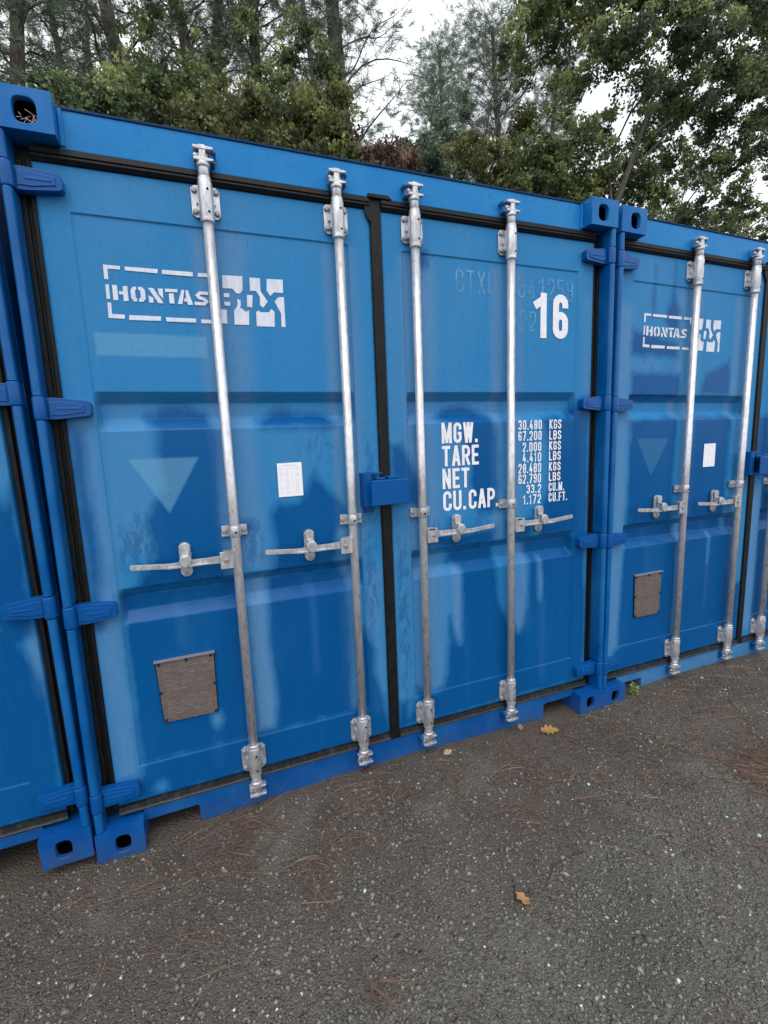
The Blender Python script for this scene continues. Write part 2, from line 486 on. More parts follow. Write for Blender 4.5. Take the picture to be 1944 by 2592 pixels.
def glyph(ch, w, h):
    """centre lines inside a w x h frame: list of (points, closed)"""
    r = w / 2
    top = lambda: arc(r, h - r, r, r, 180, 0)
    bot = lambda: arc(r, r, r, r, 180, 360)
    L = []
    if ch in '0O': L = [(top() + arc(r, r, r, r, 0, -180), True)]
    elif ch == 'C': L = [([(w, h * .66)] + arc(r, h - r, r, r, 0, 180) + arc(r, r, r, r, 180, 360) + [(w, h * .34)], False)]
    elif ch == 'G': L = [([(w, h * .68)] + arc(r, h - r, r, r, 0, 180) + arc(r, r, r, r, 180, 360) + [(w, h * .46), (w * .55, h * .46)], False)]
    elif ch == 'U': L = [([(0, h)] + bot() + [(w, h)], False)]
    elif ch == 'S': L = [([(w, h * .72)] + arc(r, h - r, r, r, 0, 180) + [(0, h * .70), (w * .12, h * .60), (w * .88, h * .42), (w, h * .32)] + arc(r, r, r, r, 0, -180) + [(0, h * .28)], False)]
    elif ch == 'M': L = [([(0, 0), (0, h)], False), ([(w, h), (w, 0)], False), ([(w * .04, h), (w / 2, h * .03)], False), ([(w * .96, h), (w / 2, h * .03)], False)]
    elif ch == 'W': L = [([(0, h), (w * .23, 0)], False), ([(w * .5, h), (w * .25, 0)], False), ([(w * .5, h), (w * .75, 0)], False), ([(w, h), (w * .77, 0)], False)]
    elif ch == 'N': L = [([(0, 0), (0, h)], False), ([(w, 0), (w, h)], False), ([(w * .03, h), (w * .97, 0)], False)]
    elif ch == 'T': L = [([(0, h), (w, h)], False), ([(r, h), (r, 0)], False)]
    elif ch == 'A': L = [([(0, 0), (r * .9, h)], False), ([(w, 0), (r * 1.1, h)], False), ([(w * .2, h * .26), (w * .8, h * .26)], False)]
    elif ch in 'RP':
        L = [([(0, 0), (0, h)] + arc(w - h * .2, h * .8, h * .2, h * .2, 90, 0) + arc(w - h * .2, h * .66, h * .2, h * .2, 0, -90) + [(0, h * .46)], False)]
        if ch == 'R': L.append(([(w * .5, h * .46), (w, 0)], False))
    elif ch == 'B':
        L = [([(0, 0), (0, h)] + arc(w - h * .18, h * .82, h * .18, h * .18, 90, 0) + [(w, h * .62), (w * .8, h * .52), (0, h * .52)], False),
             ([(w * .8, h * .52), (w, h * .42)] + arc(w - h * .18, h * .18, h * .18, h * .18, 0, -90) + [(0, 0)], False)]
    elif ch == 'E': L = [([(w, h), (0, h), (0, 0), (w, 0)], False), ([(0, h * .5), (w * .85, h * .5)], False)]
    elif ch == 'F': L = [([(w, h), (0, h), (0, 0)], False), ([(0, h * .5), (w * .85, h * .5)], False)]
    elif ch == 'K': L = [([(0, 0), (0, h)], False), ([(w, h), (0, h * .4)], False), ([(w * .3, h * .56), (w, 0)], False)]
    elif ch == 'L': L = [([(0, h), (0, 0), (w, 0)], False)]
    elif ch == 'X': L = [([(0, 0), (w, h)], False), ([(0, h), (w, 0)], False)]
    elif ch == '1': L = [([(w * .05, h * .82), (w * .35, h * .86), (w * .62, h), (w * .62, 0)], False)]
    elif ch == '!': L = [([(w * .05, h * .80), (w * .60, h * .91)], False), ([(w * .72, h), (w * .72, 0)], False)]
    elif ch == '2': L = [([(0, h * .70)] + top() + [(w, h * .64), (w * .9, h * .5), (0, h * .08), (0, 0), (w, 0)], False)]
    elif ch == '3': L = [([(0, h * .74)] + top() + [(w, h * .62), (w * .8, h * .53), (w * .35, h * .52)], False), ([(w * .8, h * .53), (w, h * .43)] + arc(r, r, r, r, 0, -180) + [(0, h * .26)], False)]
    elif ch == '4': L = [([(w * .55, h), (0, h * .24), (w, h * .24)], False), ([(w * .72, h * .5), (w * .72, 0)], False)]
    elif ch == '5': L = [([(w * .95, h), (0, h), (0, h * .55)] + arc(r, h * .62 - r, r, r, 140, 0) + arc(r, r, r, r, 0, -180) + [(0, h * .24)], False)]
    elif ch == '6': L = [([(w, h * .74)] + arc(r, h - r, r, r, 0, 180) + arc(r, r, r, r, 180, 360) + arc(r, h * .53 - r, r, r, 0, 165), False)]
    elif ch == '9': L = [([(0, h * .26)] + arc(r, r, r, r, 180, 360) + arc(r, h - r, r, r, 0, 180) + arc(r, h * .47 + r, r, r, 180, 345), False)]
    elif ch == '7': L = [([(0, h), (w, h), (w * .3, 0)], False)]
    elif ch == '8': L = [(arc(r, h - r, r, r, -30, 210) + arc(r, r, r, r, 150, 390), True), ([(w * .1, h * .52), (w * .9, h * .52)], False)]
    return L


def ribbon(pts, t, closed, caps=True):
    P = [np.array(q, float) for q in pts]
    q = [P[0]]
    for a in P[1:]:
        if np.linalg.norm(a - q[-1]) > 1e-6: q.append(a)
    if closed and np.linalg.norm(q[0] - q[-1]) < 1e-6: q.pop()
    P, n = q, len(q)
    if caps and not closed:      # square caps
        P[0] = P[0] - (P[1] - P[0]) / np.linalg.norm(P[1] - P[0]) * t / 2
        P[-1] = P[-1] + (P[-1] - P[-2]) / np.linalg.norm(P[-1] - P[-2]) * t / 2
    left, right = [], []
    for i in range(n):
        d0 = P[i] - P[i - 1] if (i > 0 or closed) else P[1] - P[0]
        d1 = P[(i + 1) % n] - P[i] if (i < n - 1 or closed) else P[-1] - P[-2]
        d0, d1 = d0 / np.linalg.norm(d0), d1 / np.linalg.norm(d1)
        n0, n1 = np.array((-d0[1], d0[0])), np.array((-d1[1], d1[0]))
        m = n0 + n1
        m = m / max(np.linalg.norm(m), 1e-6)
        k = min(1 / max(m @ n0, .35), 1.9)
        left.append(P[i] + m * t / 2 * k)
        right.append(P[i] - m * t / 2 * k)
    rng = range(n if closed else n - 1)
    return [(left[i], right[i], right[(i + 1) % n], left[(i + 1) % n]) for i in rng]


GW = {'M': 1.25, 'W': 1.28, 'T': .98, 'E': .88, 'F': .85, 'L': .85, '.': .34, '1': .72, ' ': .6}


def text(mb, s, x0, x1, z0, z1, t, y, gap=.24, lift=0.00012):
    units = [GW.get(c, 1.0) for c in s]
    u = (x1 - x0) / (sum(units) + gap * (len(s) - 1))
    x = x0
    k = 0
    for c, w in zip(s, units):
        w *= u
        if c == '.':
            mb.sheet([(x, z0), (x + min(w, t * 1.15), z0), (x + min(w, t * 1.15), z0 + t * 1.15), (x, z0 + t * 1.15)], y)
        else:
            for pts, cl in glyph(c, w - t, z1 - z0 - t):
                k += 1
                for j, quad in enumerate(ribbon(pts, t, cl, c not in 'CGS235690')):
                    yy = y - lift * .5 * (k % 4) - 2.2e-5 * j
                    mb.sheet([(x + t / 2 + a, z0 + t / 2 + b) for a, b in quad], yy)
        x += w + gap * u


# ------------------------------------------------------------------ container geometry (local: x 0..2.438, front at y = 0, depth +y)
CW, CH, CD = 2.438, 2.591, 6.058
DY = .065          # door frame face
PY = .069          # door panel face


def rib_depth(z):
    d = np.zeros_like(z)
    for zt in (1.720, 1.018):
        d = np.maximum(d, np.interp(z, [zt - .140, zt - .098, zt - .042, zt - .004], [0, .036, .036, 0]))
    return d


def sdf_poly(X, Z, poly):
    """signed distance, positive inside"""
    P = np.array(poly, float)
    d = np.full(X.shape, 1e9)
    inside = np.zeros(X.shape, bool)
    n = len(P)
    for i in range(n):
        a, b = P[i], P[(i + 1) % n]
        e = b - a
        wx, wz = X - a[0], Z - a[1]
        t = np.clip((wx * e[0] + wz * e[1]) / max(e @ e, 1e-12), 0, 1)
        d = np.minimum(d, np.hypot(wx - t * e[0], wz - t * e[1]))
        c = ((a[1] <= Z) & (b[1] > Z)) | ((b[1] <= Z) & (a[1] > Z))
        with np.errstate(divide='ignore', invalid='ignore'):
            xc = a[0] + (Z - a[1]) / (b[1] - a[1] if b[1] != a[1] else 1e-9) * e[0]
        inside ^= c & (X < xc)
    return np.where(inside, d, -d)


def rect(x0, x1, z0, z1): return [(x0, z0), (x1, z0), (x1, z1), (x0, z1)]


def door_mesh(name, x0, x1, wet_polys, dry_polys, pale_bands, ghost_polys, scuffs=(), damp=0.0, ghost_cap=.1):
    """one door leaf as a fine grid with its pressed ribs; wear fields as point attributes"""
    px0, px1 = x0 + .090, x1 - .094
    fx = [x0, x1, px0 - .001, px0 + .001, px0 + .014, px1 - .014, px1 - .001, px1 + .001]
    fz = [.168, 2.42, .307, .309, 2.283, 2.285]
    for zt in (1.720, 1.018): fz += [zt, zt - .004, zt - .042, zt - .098, zt - .140]
    X1 = np.unique(np.round(np.concatenate([np.arange(x0, x1, .0085), fx]), 4))
    Z1 = np.unique(np.round(np.concatenate([np.arange(.168, 2.42, .0085), fz]), 4))
    X, Z = np.meshgrid(X1, Z1)
    inner = (X > px0) & (X < px1) & (Z > .308) & (Z < 2.284)
    ends = np.interp(X, [px0, px0 + .014, px1 - .014, px1], [0, 1, 1, 0])
    Y = np.where(inner, PY + rib_depth(Z) * ends, DY)
    Y = Y + inner * .0009 * (1 + np.sin(X * 7.1 + 1.3) * np.sin(Z * 5.3 + .4))           # pressed sheet is never quite flat
    wet = np.full(X.shape, -.12)
    for q in wet_polys: wet = np.maximum(wet, sdf_poly(X, Z, q))
    for q in dry_polys: wet = np.minimum(wet, -sdf_poly(X, Z, q))
    wet = np.clip(wet + damp, -.12, .12)
    pale = np.zeros(X.shape)
    for (bx, hw, za, zb, amt) in pale_bands:
        k = np.clip(1.35 * (1 - np.abs(X - bx) / hw), 0, 1) * np.clip(np.minimum(Z - za, zb - Z) / .05, 0, 1)
        pale = np.maximum(pale, k * amt)
    ghost = np.full(X.shape, -.1)
    for q in ghost_polys: ghost = np.maximum(ghost, sdf_poly(X, Z, q))
    ghost = np.minimum(ghost, ghost_cap)
    scuff = np.zeros(X.shape)
    for (sx_, sz_, rx_, rz_, amt) in scuffs:
        scuff = np.maximum(scuff, amt * np.clip(1.4 - 1.4 * np.hypot((X - sx_) / rx_, (Z - sz_) / rz_), 0, 1))
    nx, nz = len(X1), len(Z1)
    i = np.arange(nx * nz).reshape(nz, nx)
    F = np.stack([i[:-1, :-1], i[:-1, 1:], i[1:, 1:], i[1:, :-1]], -1).reshape(-1, 4)
    V = np.stack([X, Y, Z], -1).reshape(-1, 3)
    # rim going back so the leaf has its thickness
    rim = np.concatenate([i[0, :], i[1:, -1], i[-1, -2::-1], i[-2:0:-1, 0]])
    R = V[rim].copy(); R[:, 1] = DY + .05
    b = len(V); m = len(rim); k = np.arange(m)
    F = np.concatenate([F, np.stack([rim[k], b + k, b + (k + 1) % m, rim[(k + 1) % m]], -1)])
    at_ = lambda a: ('POINT', np.concatenate([a.ravel(), a.ravel()[rim]]))
    return np_mesh(name, np.concatenate([V, R]), F, M_DOOR, False, {'wet': at_(wet), 'pale': at_(pale), 'ghost': at_(ghost), 'scuff': at_(scuff)})


R1, R2, R3, R4 = .584, 1.056, 1.380, 1.848            # lock rod positions
LX0, LX1, RX0, RX1 = .075, 1.197, 1.247, 2.357        # door leaf edges
TRI = [(.246, 1.481), (.480, 1.479), (.362, 1.278)]
GRECT = rect(.188, .545, 1.838, 1.913)

wetL = [
    [(.075, 1.62), (.123, 1.586), (.117, 1.356), (.127, 1.146), (.107, .994), (.095, .84), (.075, .84)],
    [(.36, 1.66), (.31, 1.625), (.345, 1.57), (.335, 1.51), (.36, 1.37), (.31, 1.31), (.28, 1.25), (.30, 1.12), (.25, 1.05), (.21, 1.0), (.545, .99), (.548, 1.30), (.557, 1.556), (.523, 1.637), (.46, 1.667)],
    [(.725, 1.239), (.756, 1.276), (.846, 1.279), (.88, 1.339), (.915, 1.40), (.937, 1.361), (.998, 1.297), (1.045, 1.232), (1.019, 1.181), (.987, 1.11), (1.0, .99), (.70, .99), (.73, 1.04), (.739, 1.132)],
    rect(.165, 1.03, .308, .99), rect(.06, 1.2, .16, .33), rect(1.06, 1.2, .17, .70),
    [(.80, 1.665), (.86, 1.64), (.98, 1.63), (1.03, 1.59), (1.0, 1.575), (.72, 1.575), (.70, 1.60)],
    [(.605, 1.23), (.66, 1.225), (.665, 1.19), (.64, 1.17), (.605, 1.17)],
]
dryL = [
    [(.60, 1.02), (.70, 1.0), (.682, .817), (.681, .678), (.699, .435), (.681, .325), (.61, .335)],
    [(.98, 1.03), (.998, .99), (1.036, .919), (1.030, .70), (1.06, .74), (1.09, .70), (1.15, .582), (1.138, .48), (1.18, .33), (1.2, .20), (1.23, .20), (1.23, 1.03)],
    rect(.04, .168, .27, .88),
    [(.435, .459), (.470, .455), (.474, .42), (.458, .386), (.438, .42)],
    [(.207, .20), (.222, .225), (.25, .218), (.25, .19), (.225, .175)],
]
paleL = [(.555, .045, 1.0, 2.30, .95), (.645, .09, 1.0, 2.30, .8), (1.02, .04, 1.0, 2.30, .9), (1.10, .05, 1.0, 2.3, .65),
         (.12, .07, .2, 1.7, .8), (.65, .07, .3, 1.02, 1.0), (.25, .13, 1.1, 1.72, .5), (.875, .022, .5, .97, .8), (.86, .03, .86, .98, .6),
         (.36, .03, .72, .96, .6), (.45, .03, .2, .42, .35), (1.03, .05, .3, 1.02, .8), (1.15, .05, .25, 1.0, .6), (.84, .25, 1.35, 1.6, .25),
         (.60, .5, 1.61, 1.685, .5), (.455, .03, .38, .47, 1.0), (.23, .03, .17, .23, .8)]
wetR = [
    [(1.395, 2.30), (1.455, 2.30), (1.46, 2.24), (1.43, 2.215), (1.40, 2.24)],
    [(1.56, 1.655), (1.50, 1.625), (1.46, 1.60), (1.60, 1.57), (1.63, 1.45), (1.66, 1.38), (1.65, 1.30), (1.66, 1.22), (1.70, 1.16), (1.80, 1.15), (1.81, 1.30), (1.80, 1.55), (1.77, 1.60), (1.71, 1.635), (1.64, 1.665)],
    [(2.06, 1.60), (2.20, 1.60), (2.30, 1.70), (2.357, 1.70), (2.357, .2), (2.27, .2), (2.26, 1.0), (2.06, 1.0), (2.05, 1.13), (2.10, 1.25), (2.10, 1.45)],
    [(1.25, 1.235), (1.25, 1.50), (1.30, 1.50), (1.345, 1.42), (1.383, 1.34), (1.388, 1.21)],
    rect(1.345, 2.357, .168, .99), rect(1.247, 1.35, .168, .30), rect(1.86, 2.0, 1.0, 1.1),
    [(1.40, 1.10), (1.55, 1.06), (1.80, 1.08), (1.80, 1.0), (1.40, 1.0)],
]
dryR = [
    [(1.30, 1.05), (1.30, .22), (1.345, .36), (1.40, .31), (1.447, .302), (1.490, .33), (1.503, .40), (1.527, .668), (1.56, .58), (1.588, .526), (1.600, .70), (1.602, .90), (1.53, .93), (1.53, 1.0)],
    [(1.79, 1.03), (1.80, .70), (1.86, .60), (1.905, .56), (1.925, .517), (1.955, .57), (1.975, .646), (1.985, .80), (1.985, .90), (1.95, 1.0)],
    [(2.045, .90), (2.060, .90), (2.075, .75), (2.068, .66), (2.055, .68), (2.045, .76)],
    [(2.345, .95), (2.37, .95), (2.37, .60), (2.345, .75)],
    rect(1.2, 1.335, .30, 1.2),
]
paleR = [(1.348, .05, 1.0, 2.30, .95), (1.43, .08, 1.0, 2.30, .9), (1.80, .05, 1.0, 2.30, .9), (1.90, .06, 1.0, 2.30, .75), (1.29, .07, .2, 2.2, .35),
         (1.42, .13, .3, 1.03, .9), (1.57, .04, .5, .95, 1.0), (1.93, .08, .5, 1.03, .9), (2.06, .025, .64, .92, 1.0), (2.075, .03, .2, .7, .45),
         (2.33, .05, 1.0, 2.2, .5), (1.8, .6, 1.61, 1.685, .5), (1.62, .02, .2, .7, .3), (1.55, .10, 1.15, 1.6, .35)]
MESH_L = door_mesh('door_leaf_hinged_left', LX0, LX1, wetL, dryL, paleL, [TRI, GRECT],
                   [(.25, 1.16, .13, .22, 1), (.66, 1.12, .08, .16, .9), (.95, 1.50, .15, .14, .7), (1.14, 1.0, .06, .7, .9), (1.15, 1.45, .05, .25, .8), (.78, 1.08, .1, .1, .7), (.85, 1.62, .3, .08, .6), (.64, .95, .06, .08, .8), (.7, 2.0, .5, .6, .35), (.3, .24, .25, .08, .5)])
MESH_R = door_mesh('door_leaf_hinged_right', RX0, RX1, wetR, dryR, paleR, [],
                   [(1.29, .75, .06, .7, 1), (1.29, 1.5, .05, .3, .6), (1.45, 1.10, .12, .1, .8), (1.70, 1.12, .1, .1, .9), (1.42, 2.25, .15, .15, .5), (2.15, 2.1, .2, .3, .5), (1.38, .99, .08, .06, 1), (1.45, .26, .12, .1, .8), (1.85, 1.0, .1, .06, .8), (1.8, 1.9, .5, .5, .35)])
# right-hand neighbour: drips over the stencil, darker lower half
wetL2 = [
    [(.315, 2.37), (.322, 2.37), (.330, 2.25), (.325, 2.17), (.318, 2.12), (.312, 2.20)],
    [(.455, 2.40), (.462, 2.40), (.468, 2.26), (.490, 2.20), (.515, 2.17), (.52, 2.05), (.45, 2.06), (.41, 2.10), (.425, 2.16), (.452, 2.22)],
    [(.17, 2.05), (.52, 1.99), (.52, 1.915), (.175, 1.92)], rect(.185, .55, 1.69, 1.83), [(.75, 1.83), (.95, 1.92), (.96, 1.72), (.72, 1.72)],
    [(.19, 1.585), (.54, 1.60), (.54, .99), (.19, .99)], [(.68, 1.60), (1.0, 1.60), (.99, .99), (.64, .99)],
    [(.17, .99), (1.1, .99), (1.1, .16), (.12, .16), (.15, .5)], rect(1.08, 1.2, .17, .55),
]
dryL2 = [[(.04, 1.7), (.185, 1.6), (.185, .9), (.165, .6), (.160, .30), (.03, .27)],
         [(.60, 1.02), (.655, 1.0), (.65, .33), (.60, .33)], [(1.0, 1.02), (1.06, 1.02), (1.06, .9), (1.02, .9)],
         [(.865, .90), (.88, .90), (.884, .80), (.876, .72), (.866, .80)]]
paleL2 = [(.53, .045, 1.55, 2.30, .95), (.645, .07, 1.0, 2.30, .7), (1.0, .045, 1.55, 2.30, 1.0), (.12, .08, .25, 2.2, .9), (.65, .05, .3, 1.02, .8),
          (.875, .02, .4, .92, .8), (1.09, .05, .6, 1.2, .9), (.86, .03, .9, 1.02, .7), (.36, .03, .7, 1.0, .35), (.30, .2, 1.81, 1.92, .45), (1.02, .06, .95, 1.05, .7)]
MESH_L2 = door_mesh('door_leaf_of_neighbour', LX0, LX1, wetL2, dryL2, paleL2, [TRI], [(.6, 2.0, .5, .6, .5), (1.12, .9, .06, .8, .8), (.3, 1.9, .2, .2, .5)], ghost_cap=-.0015)
wetR2 = [rect(1.34, 2.36, .16, 1.6), [(1.245, 1.6), (1.245, 1.2), (1.40, 1.2), (1.40, 1.6)], rect(2.2, 2.36, .16, 1.3), [(2.25, 1.9), (2.36, 1.9), (2.36, 1.2), (2.25, 1.2)]]
dryR2 = [[(1.2, 1.22), (1.335, 1.22), (1.33, .8), (1.30, .5), (1.29, .18), (1.2, .18)], [(2.31, .82), (2.37, .86), (2.37, .66), (2.345, .70)],
         [(2.25, 1.7), (2.37, 1.7), (2.37, 1.42), (2.33, 1.3), (2.25, 1.5)]]
MESH_R2 = door_mesh('door_leaf_of_other_neighbours', RX0, RX1, wetR2, dryR2, [(1.29, .07, .2, 1.2, 1.0), (2.34, .03, .6, .9, .9), (1.43, .06, 1.0, 2.3, .8), (2.3, .07, 1.35, 2.3, .8)], [])


def casting(name, x0, y0, z0, top, left, m, parent):
    """ISO corner casting; the front one has its aperture cut into the front face"""
    mb = MB()
    w, d, h = .162, .178, .118
    x1, y1, z1 = x0 + w, y0 + d, z0 + h
    if y0 > 1:
        mb.box(x0, x1, y0, y1, z0, z1)
        return mb.build(name, [m, M_DARK], parent, .006)
    cx = x0 + (.089 if left else w - .089)
    cz = z1 - .062 if top else z0 + .0585
    hw, hh = (.031, .036) if top else (.026, .034)
    n = 24
    hole, outer = [], []
    for k in range(n):
        a = 2 * math.pi * (k + .5) / n
        c, s = math.cos(a), math.sin(a)
        e = 2 / 3.2
        hole.append((cx + hw * math.copysign(abs(c) ** e, c), cz + hh * math.copysign(abs(s) ** e, s)))
        t = min(((x1 - cx) if c > 0 else (cx - x0)) / max(abs(c), 1e-6), ((z1 - cz) if s > 0 else (cz - z0)) / max(abs(s), 1e-6))
        outer.append((cx + c * t, cz + s * t))
    # insert exact corners
    corners = [(x1, z1), (x0, z1), (x0, z0), (x1, z0)]
    ring = []
    for k in range(n):
        ring.append((outer[k], hole[k]))
        a0, a1 = outer[k], outer[(k + 1) % n]
        if abs(a0[0] - a1[0]) > 1e-6 and abs(a0[1] - a1[1]) > 1e-6:
            cc = min(corners, key=lambda q: (q[0] - a0[0]) ** 2 + (q[1] - a0[1]) ** 2 + (q[0] - a1[0]) ** 2 + (q[1] - a1[1]) ** 2)
            ring.append((cc, None))
    pts, idx_o, idx_h = [], [], []
    for o_, h_ in ring:
        idx_o.append(len(pts)); pts.append((o_[0], y0, o_[1]))
    for h_ in hole:
        idx_h.append(len(pts)); pts.append((h_[0], y0, h_[1]))
    faces = []
    hk = 0
    nr = len(ring)
    for i in range(nr):
        j = (i + 1) % nr
        if ring[i][1] is not None and ring[j][1] is not None:
            faces.append((idx_o[i], idx_o[j], idx_h[(hk + 1) % n], idx_h[hk])); hk += 1
        elif ring[i][1] is not None:      # next is a corner
            faces.append((idx_o[i], idx_o[j], idx_o[(j + 1) % nr], idx_h[(hk + 1) % n], idx_h[hk])); hk += 1
    mb.add(pts, faces)
    # sides (box without front)
    b = [(x0, y0, z0), (x1, y0, z0), (x1, y1, z0), (x0, y1, z0), (x0, y0, z1), (x1, y0, z1), (x1, y1, z1), (x0, y1, z1)]
    mb.add(b, [(0, 3, 2, 1), (4, 5, 6, 7), (1, 2, 6, 5), (2, 3, 7, 6), (3, 0, 4, 7)])
    # aperture tunnel; near-black inside, its shade put into the colour
    tv = [(x, y0, z) for x, z in hole] + [(x, y0 + .022, z) for x, z in hole]
    mb.add(tv, [(k, (k + 1) % n, (k + 1) % n + n, k + n) for k in range(n)], 0, True)
    mb.add([(x0 + .012, y0 + .075, z0 + .012), (x1 - .012, y0 + .075, z0 + .012), (x1 - .012, y0 + .075, z1 - .012), (x0 + .012, y0 + .075, z1 - .012)], [(0, 1, 2, 3)], 1)
    mb.add([(x, y0 + .022, z) for x, z in hole] + [(x, y0 + .074, z) for x, z in hole], [(k, (k + 1) % n, (k + 1) % n + n, k + n) for k in range(n)], 1, True)
    mb.box(x0 + .012, x1 - .012, y0 + .16, y0 + .165, z0 + .012, z1 - .012, 1)
    me = mb.mesh(name, [m, M_DARK])
    o = new_obj(name, me, parent)
    md = o.modifiers.new('bevel', 'BEVEL'); md.width = .006; md.segments = 2; md.limit_method = 'ANGLE'; md.angle_limit = math.radians(60)
    return o


def mirror_x(poly): return [(CW - x, z) for x, z in poly]


def make_hinge(parent, zc, h, left):
    fx = (lambda x: x) if left else (lambda x: CW - x)
    mb = MB()
    h2 = h / 2
    blade = [(.018, zc - h2), (.060, zc - h2), (.150, zc - h2 * .72), (.158, zc - h2 * .5), (.158, zc + h2 * .5), (.150, zc + h2 * .72), (.060, zc + h2), (.018, zc + h2)]
    mb.prism_y([(fx(x), z) for x, z in blade], .030, DY - .001)
    inner = [(.040, zc - h2 * .62), (.075, zc - h2 * .66), (.140, zc - h2 * .36), (.140, zc + h2 * .36), (.075, zc + h2 * .66), (.040, zc + h2 * .62)]
    mb.prism_y([(fx(x), z) for x, z in inner], .0265, .0305)
    mb.prism_y([(fx(x), z) for x, z in rect(.06, .13, zc - .004, zc + .003)], .0245, .027)
    hg = mb.build('hinge', M_HINGE, parent, .004)
    pb = MB()
    pb.lathe_z([(.006, zc - h2 - .004), (.0185, zc - h2 - .002), (.0195, zc - h2 + .003), (.0195, zc + h2 - .003), (.0185, zc + h2 + .002), (.006, zc + h2 + .004)], fx(.017), .020, 18)
    # the barrel belongs to the same hinge
    me = pb.mesh('barrel', M_HINGE)
    bm = bmesh.new(); bm.from_mesh(hg.data); bm.from_mesh(me); bm.to_mesh(hg.data); bm.free()
    return hg


def make_rod(root, rx, side):
    """side -1: handle points to -x, +1: handle points to +x"""
    ay = .028
    mb = MB()
    mb.lathe_z([(.0178, .10), (.0178, 2.50)], rx, ay, 24)
    rod = mb.build('lock_rod', M_GALV, root)
    for (za, zb, sa, sb, flip) in ((2.310, 2.415, 2.283, 2.430, 0), (.174, .283, .166, .306, 1)):
        b = MB()
        for s in (-1, 1):
            xa, xb = rx + s * .012, rx + s * .0475
            lo, hi = min(xa, xb), max(xa, xb)
            c = .012
            b.prism_y([(lo, za + (c if s < 0 else 0)), (lo + c if s < 0 else lo, za), (hi - c if s > 0 else hi, za), (hi, za + (c if s > 0 else 0)),
                       (hi, zb - (c if s > 0 else 0)), (hi - c if s > 0 else hi, zb), (lo + c if s < 0 else lo, zb), (lo, zb - (c if s < 0 else 0))], .055, DY - .002)
            b.box(min(rx + s * .014, rx + s * .026), max(rx + s * .014, rx + s * .026), .028, .057, za + .012, zb - .012)
            for zz in (za + .018, zb - .018): b.disc_y(rx + s * .036, zz, .055, .0095, .009, 10, 1)
            b.box(min(rx + s * .024, rx + s * .032), max(rx + s * .024, rx + s * .032), .044, .056, (za + zb) / 2 - .010, (za + zb) / 2 + .010)
        b.lathe_z([(.0200, sa), (.0235, sa + .003), (.0235, sa + .012), (.0225, sa + .016), (.0245, sa + .022), (.0245, sb - .022), (.0225, sb - .014), (.0215, sb - .012), (.0225, sb - .004), (.0190, sb)], rx, ay, 24)
        for zz in (sa + .030, sb - .045): b.disc_y(rx + .006, zz, ay - .0232, .0045, .0022, 10, 2)
        b.build('rod_bracket', [M_CASTZ, M_BOLT, M_DARK], rod, .0025)
    # cam forks at both ends
    for (z0, sg) in ((2.470, 1), (.130, -1)):
        c = MB()
        q = lambda k: z0 + sg * k
        prof = [(.0150, q(-.045)), (.0190, q(-.040)), (.0185, q(-.012)), (.0225, q(-.008)), (.0225, q(.004)), (.0150, q(.010))]
        if sg < 0: prof = prof[::-1]
        c.lathe_z(prof, rx, ay, 20)
        zl, zh = sorted((q(.006), q(.056)))
        c.box(rx - .011, rx + .010, ay - .016, ay + .014, zl, zh)
        for k in (.010, .046):
            zz = q(k)
            c.prism_y([(rx - .030, zz - .004), (rx - .010, zz - .006), (rx + .012, zz - .006), (rx + .034, zz - .003), (rx + .036, zz + .004), (rx + .012, zz + .006), (rx - .010, zz + .006), (rx - .030, zz + .005)], ay - .018, ay + .012)
        c.disc_y(rx - .022, q(.028), ay + .004, .0085, .010, 10)
        c.build('cam_fork', M_CASTZ, rod, .002)
    # guide bracket halfway
    g = MB()
    for s in (-1, 1):
        lo, hi = sorted((rx + s * .018, rx + s * .0475))
        g.prism_y([(lo, 1.172), (hi, 1.172), (hi, 1.213), (lo, 1.213)], .052, DY - .002)
        g.disc_y(rx + s * .036, 1.192, .052, .0095, .008, 10, 1)
        lo, hi = sorted((rx + s * .014, rx + s * .021))
        g.box(lo, hi, .026, .056, 1.1725, 1.2125)
    g.lathe_z([(.0195, 1.171), (.0205, 1.173), (.0205, 1.212), (.0195, 1.214)], rx, ay, 20)
    g.disc_y(rx + .002, 1.190, ay - .0198, .0045, .002, 10, 2)
    g.build('guide_bracket', [M_CASTZ, M_BOLT, M_DARK], rod, .002)
    # handle hub
    h = MB()
    X = lambda d: rx + side * d
    bx = lambda a, b, *r: h.box(min(X(a), X(b)), max(X(a), X(b)), *r)
    bx(.012, .020, .004, .044, 1.056, 1.122)
    bx(.018, .062, .004, .011, 1.056, 1.122)
    bx(.018, .050, .004, .040, 1.112, 1.122)
    h.disc_y(X(.042), 1.090, .004, .0085, .007, 12, 1)
    h.build('handle_hub', [M_CASTZ, M_BOLT], rod, .003)
    # handle: flat forged bar with two ribs, stamped grip
    k = MB()
    P = lambda pts: [(X(a), z) for a, z in pts]
    k.prism_y(P([(.030, 1.078), (.030, 1.108), (.100, 1.104), (.170, 1.103), (.228, 1.098), (.252, 1.099), (.362, 1.108), (.366, 1.104), (.366, 1.093), (.362, 1.089), (.250, 1.080), (.225, 1.077), (.165, 1.079), (.100, 1.078)]), .016, .024)
    k.prism_y(P([(.090, 1.083), (.150, 1.086), (.245, 1.086), (.245, 1.080), (.150, 1.080)]), .006, .0165)
    for i in range(9):
        if i == 4: continue
        a = .262 + i * .0105
        k.prism_y(P([(a, 1.0875), (a + .005, 1.088), (a + .006, 1.100), (a + .001, 1.0995)]), .0148, .0162)
    k.build('handle', M_CASTZ, rod, .002)
    # retainer and catch that hold the handle
    t = MB()
    cx = X(.183)
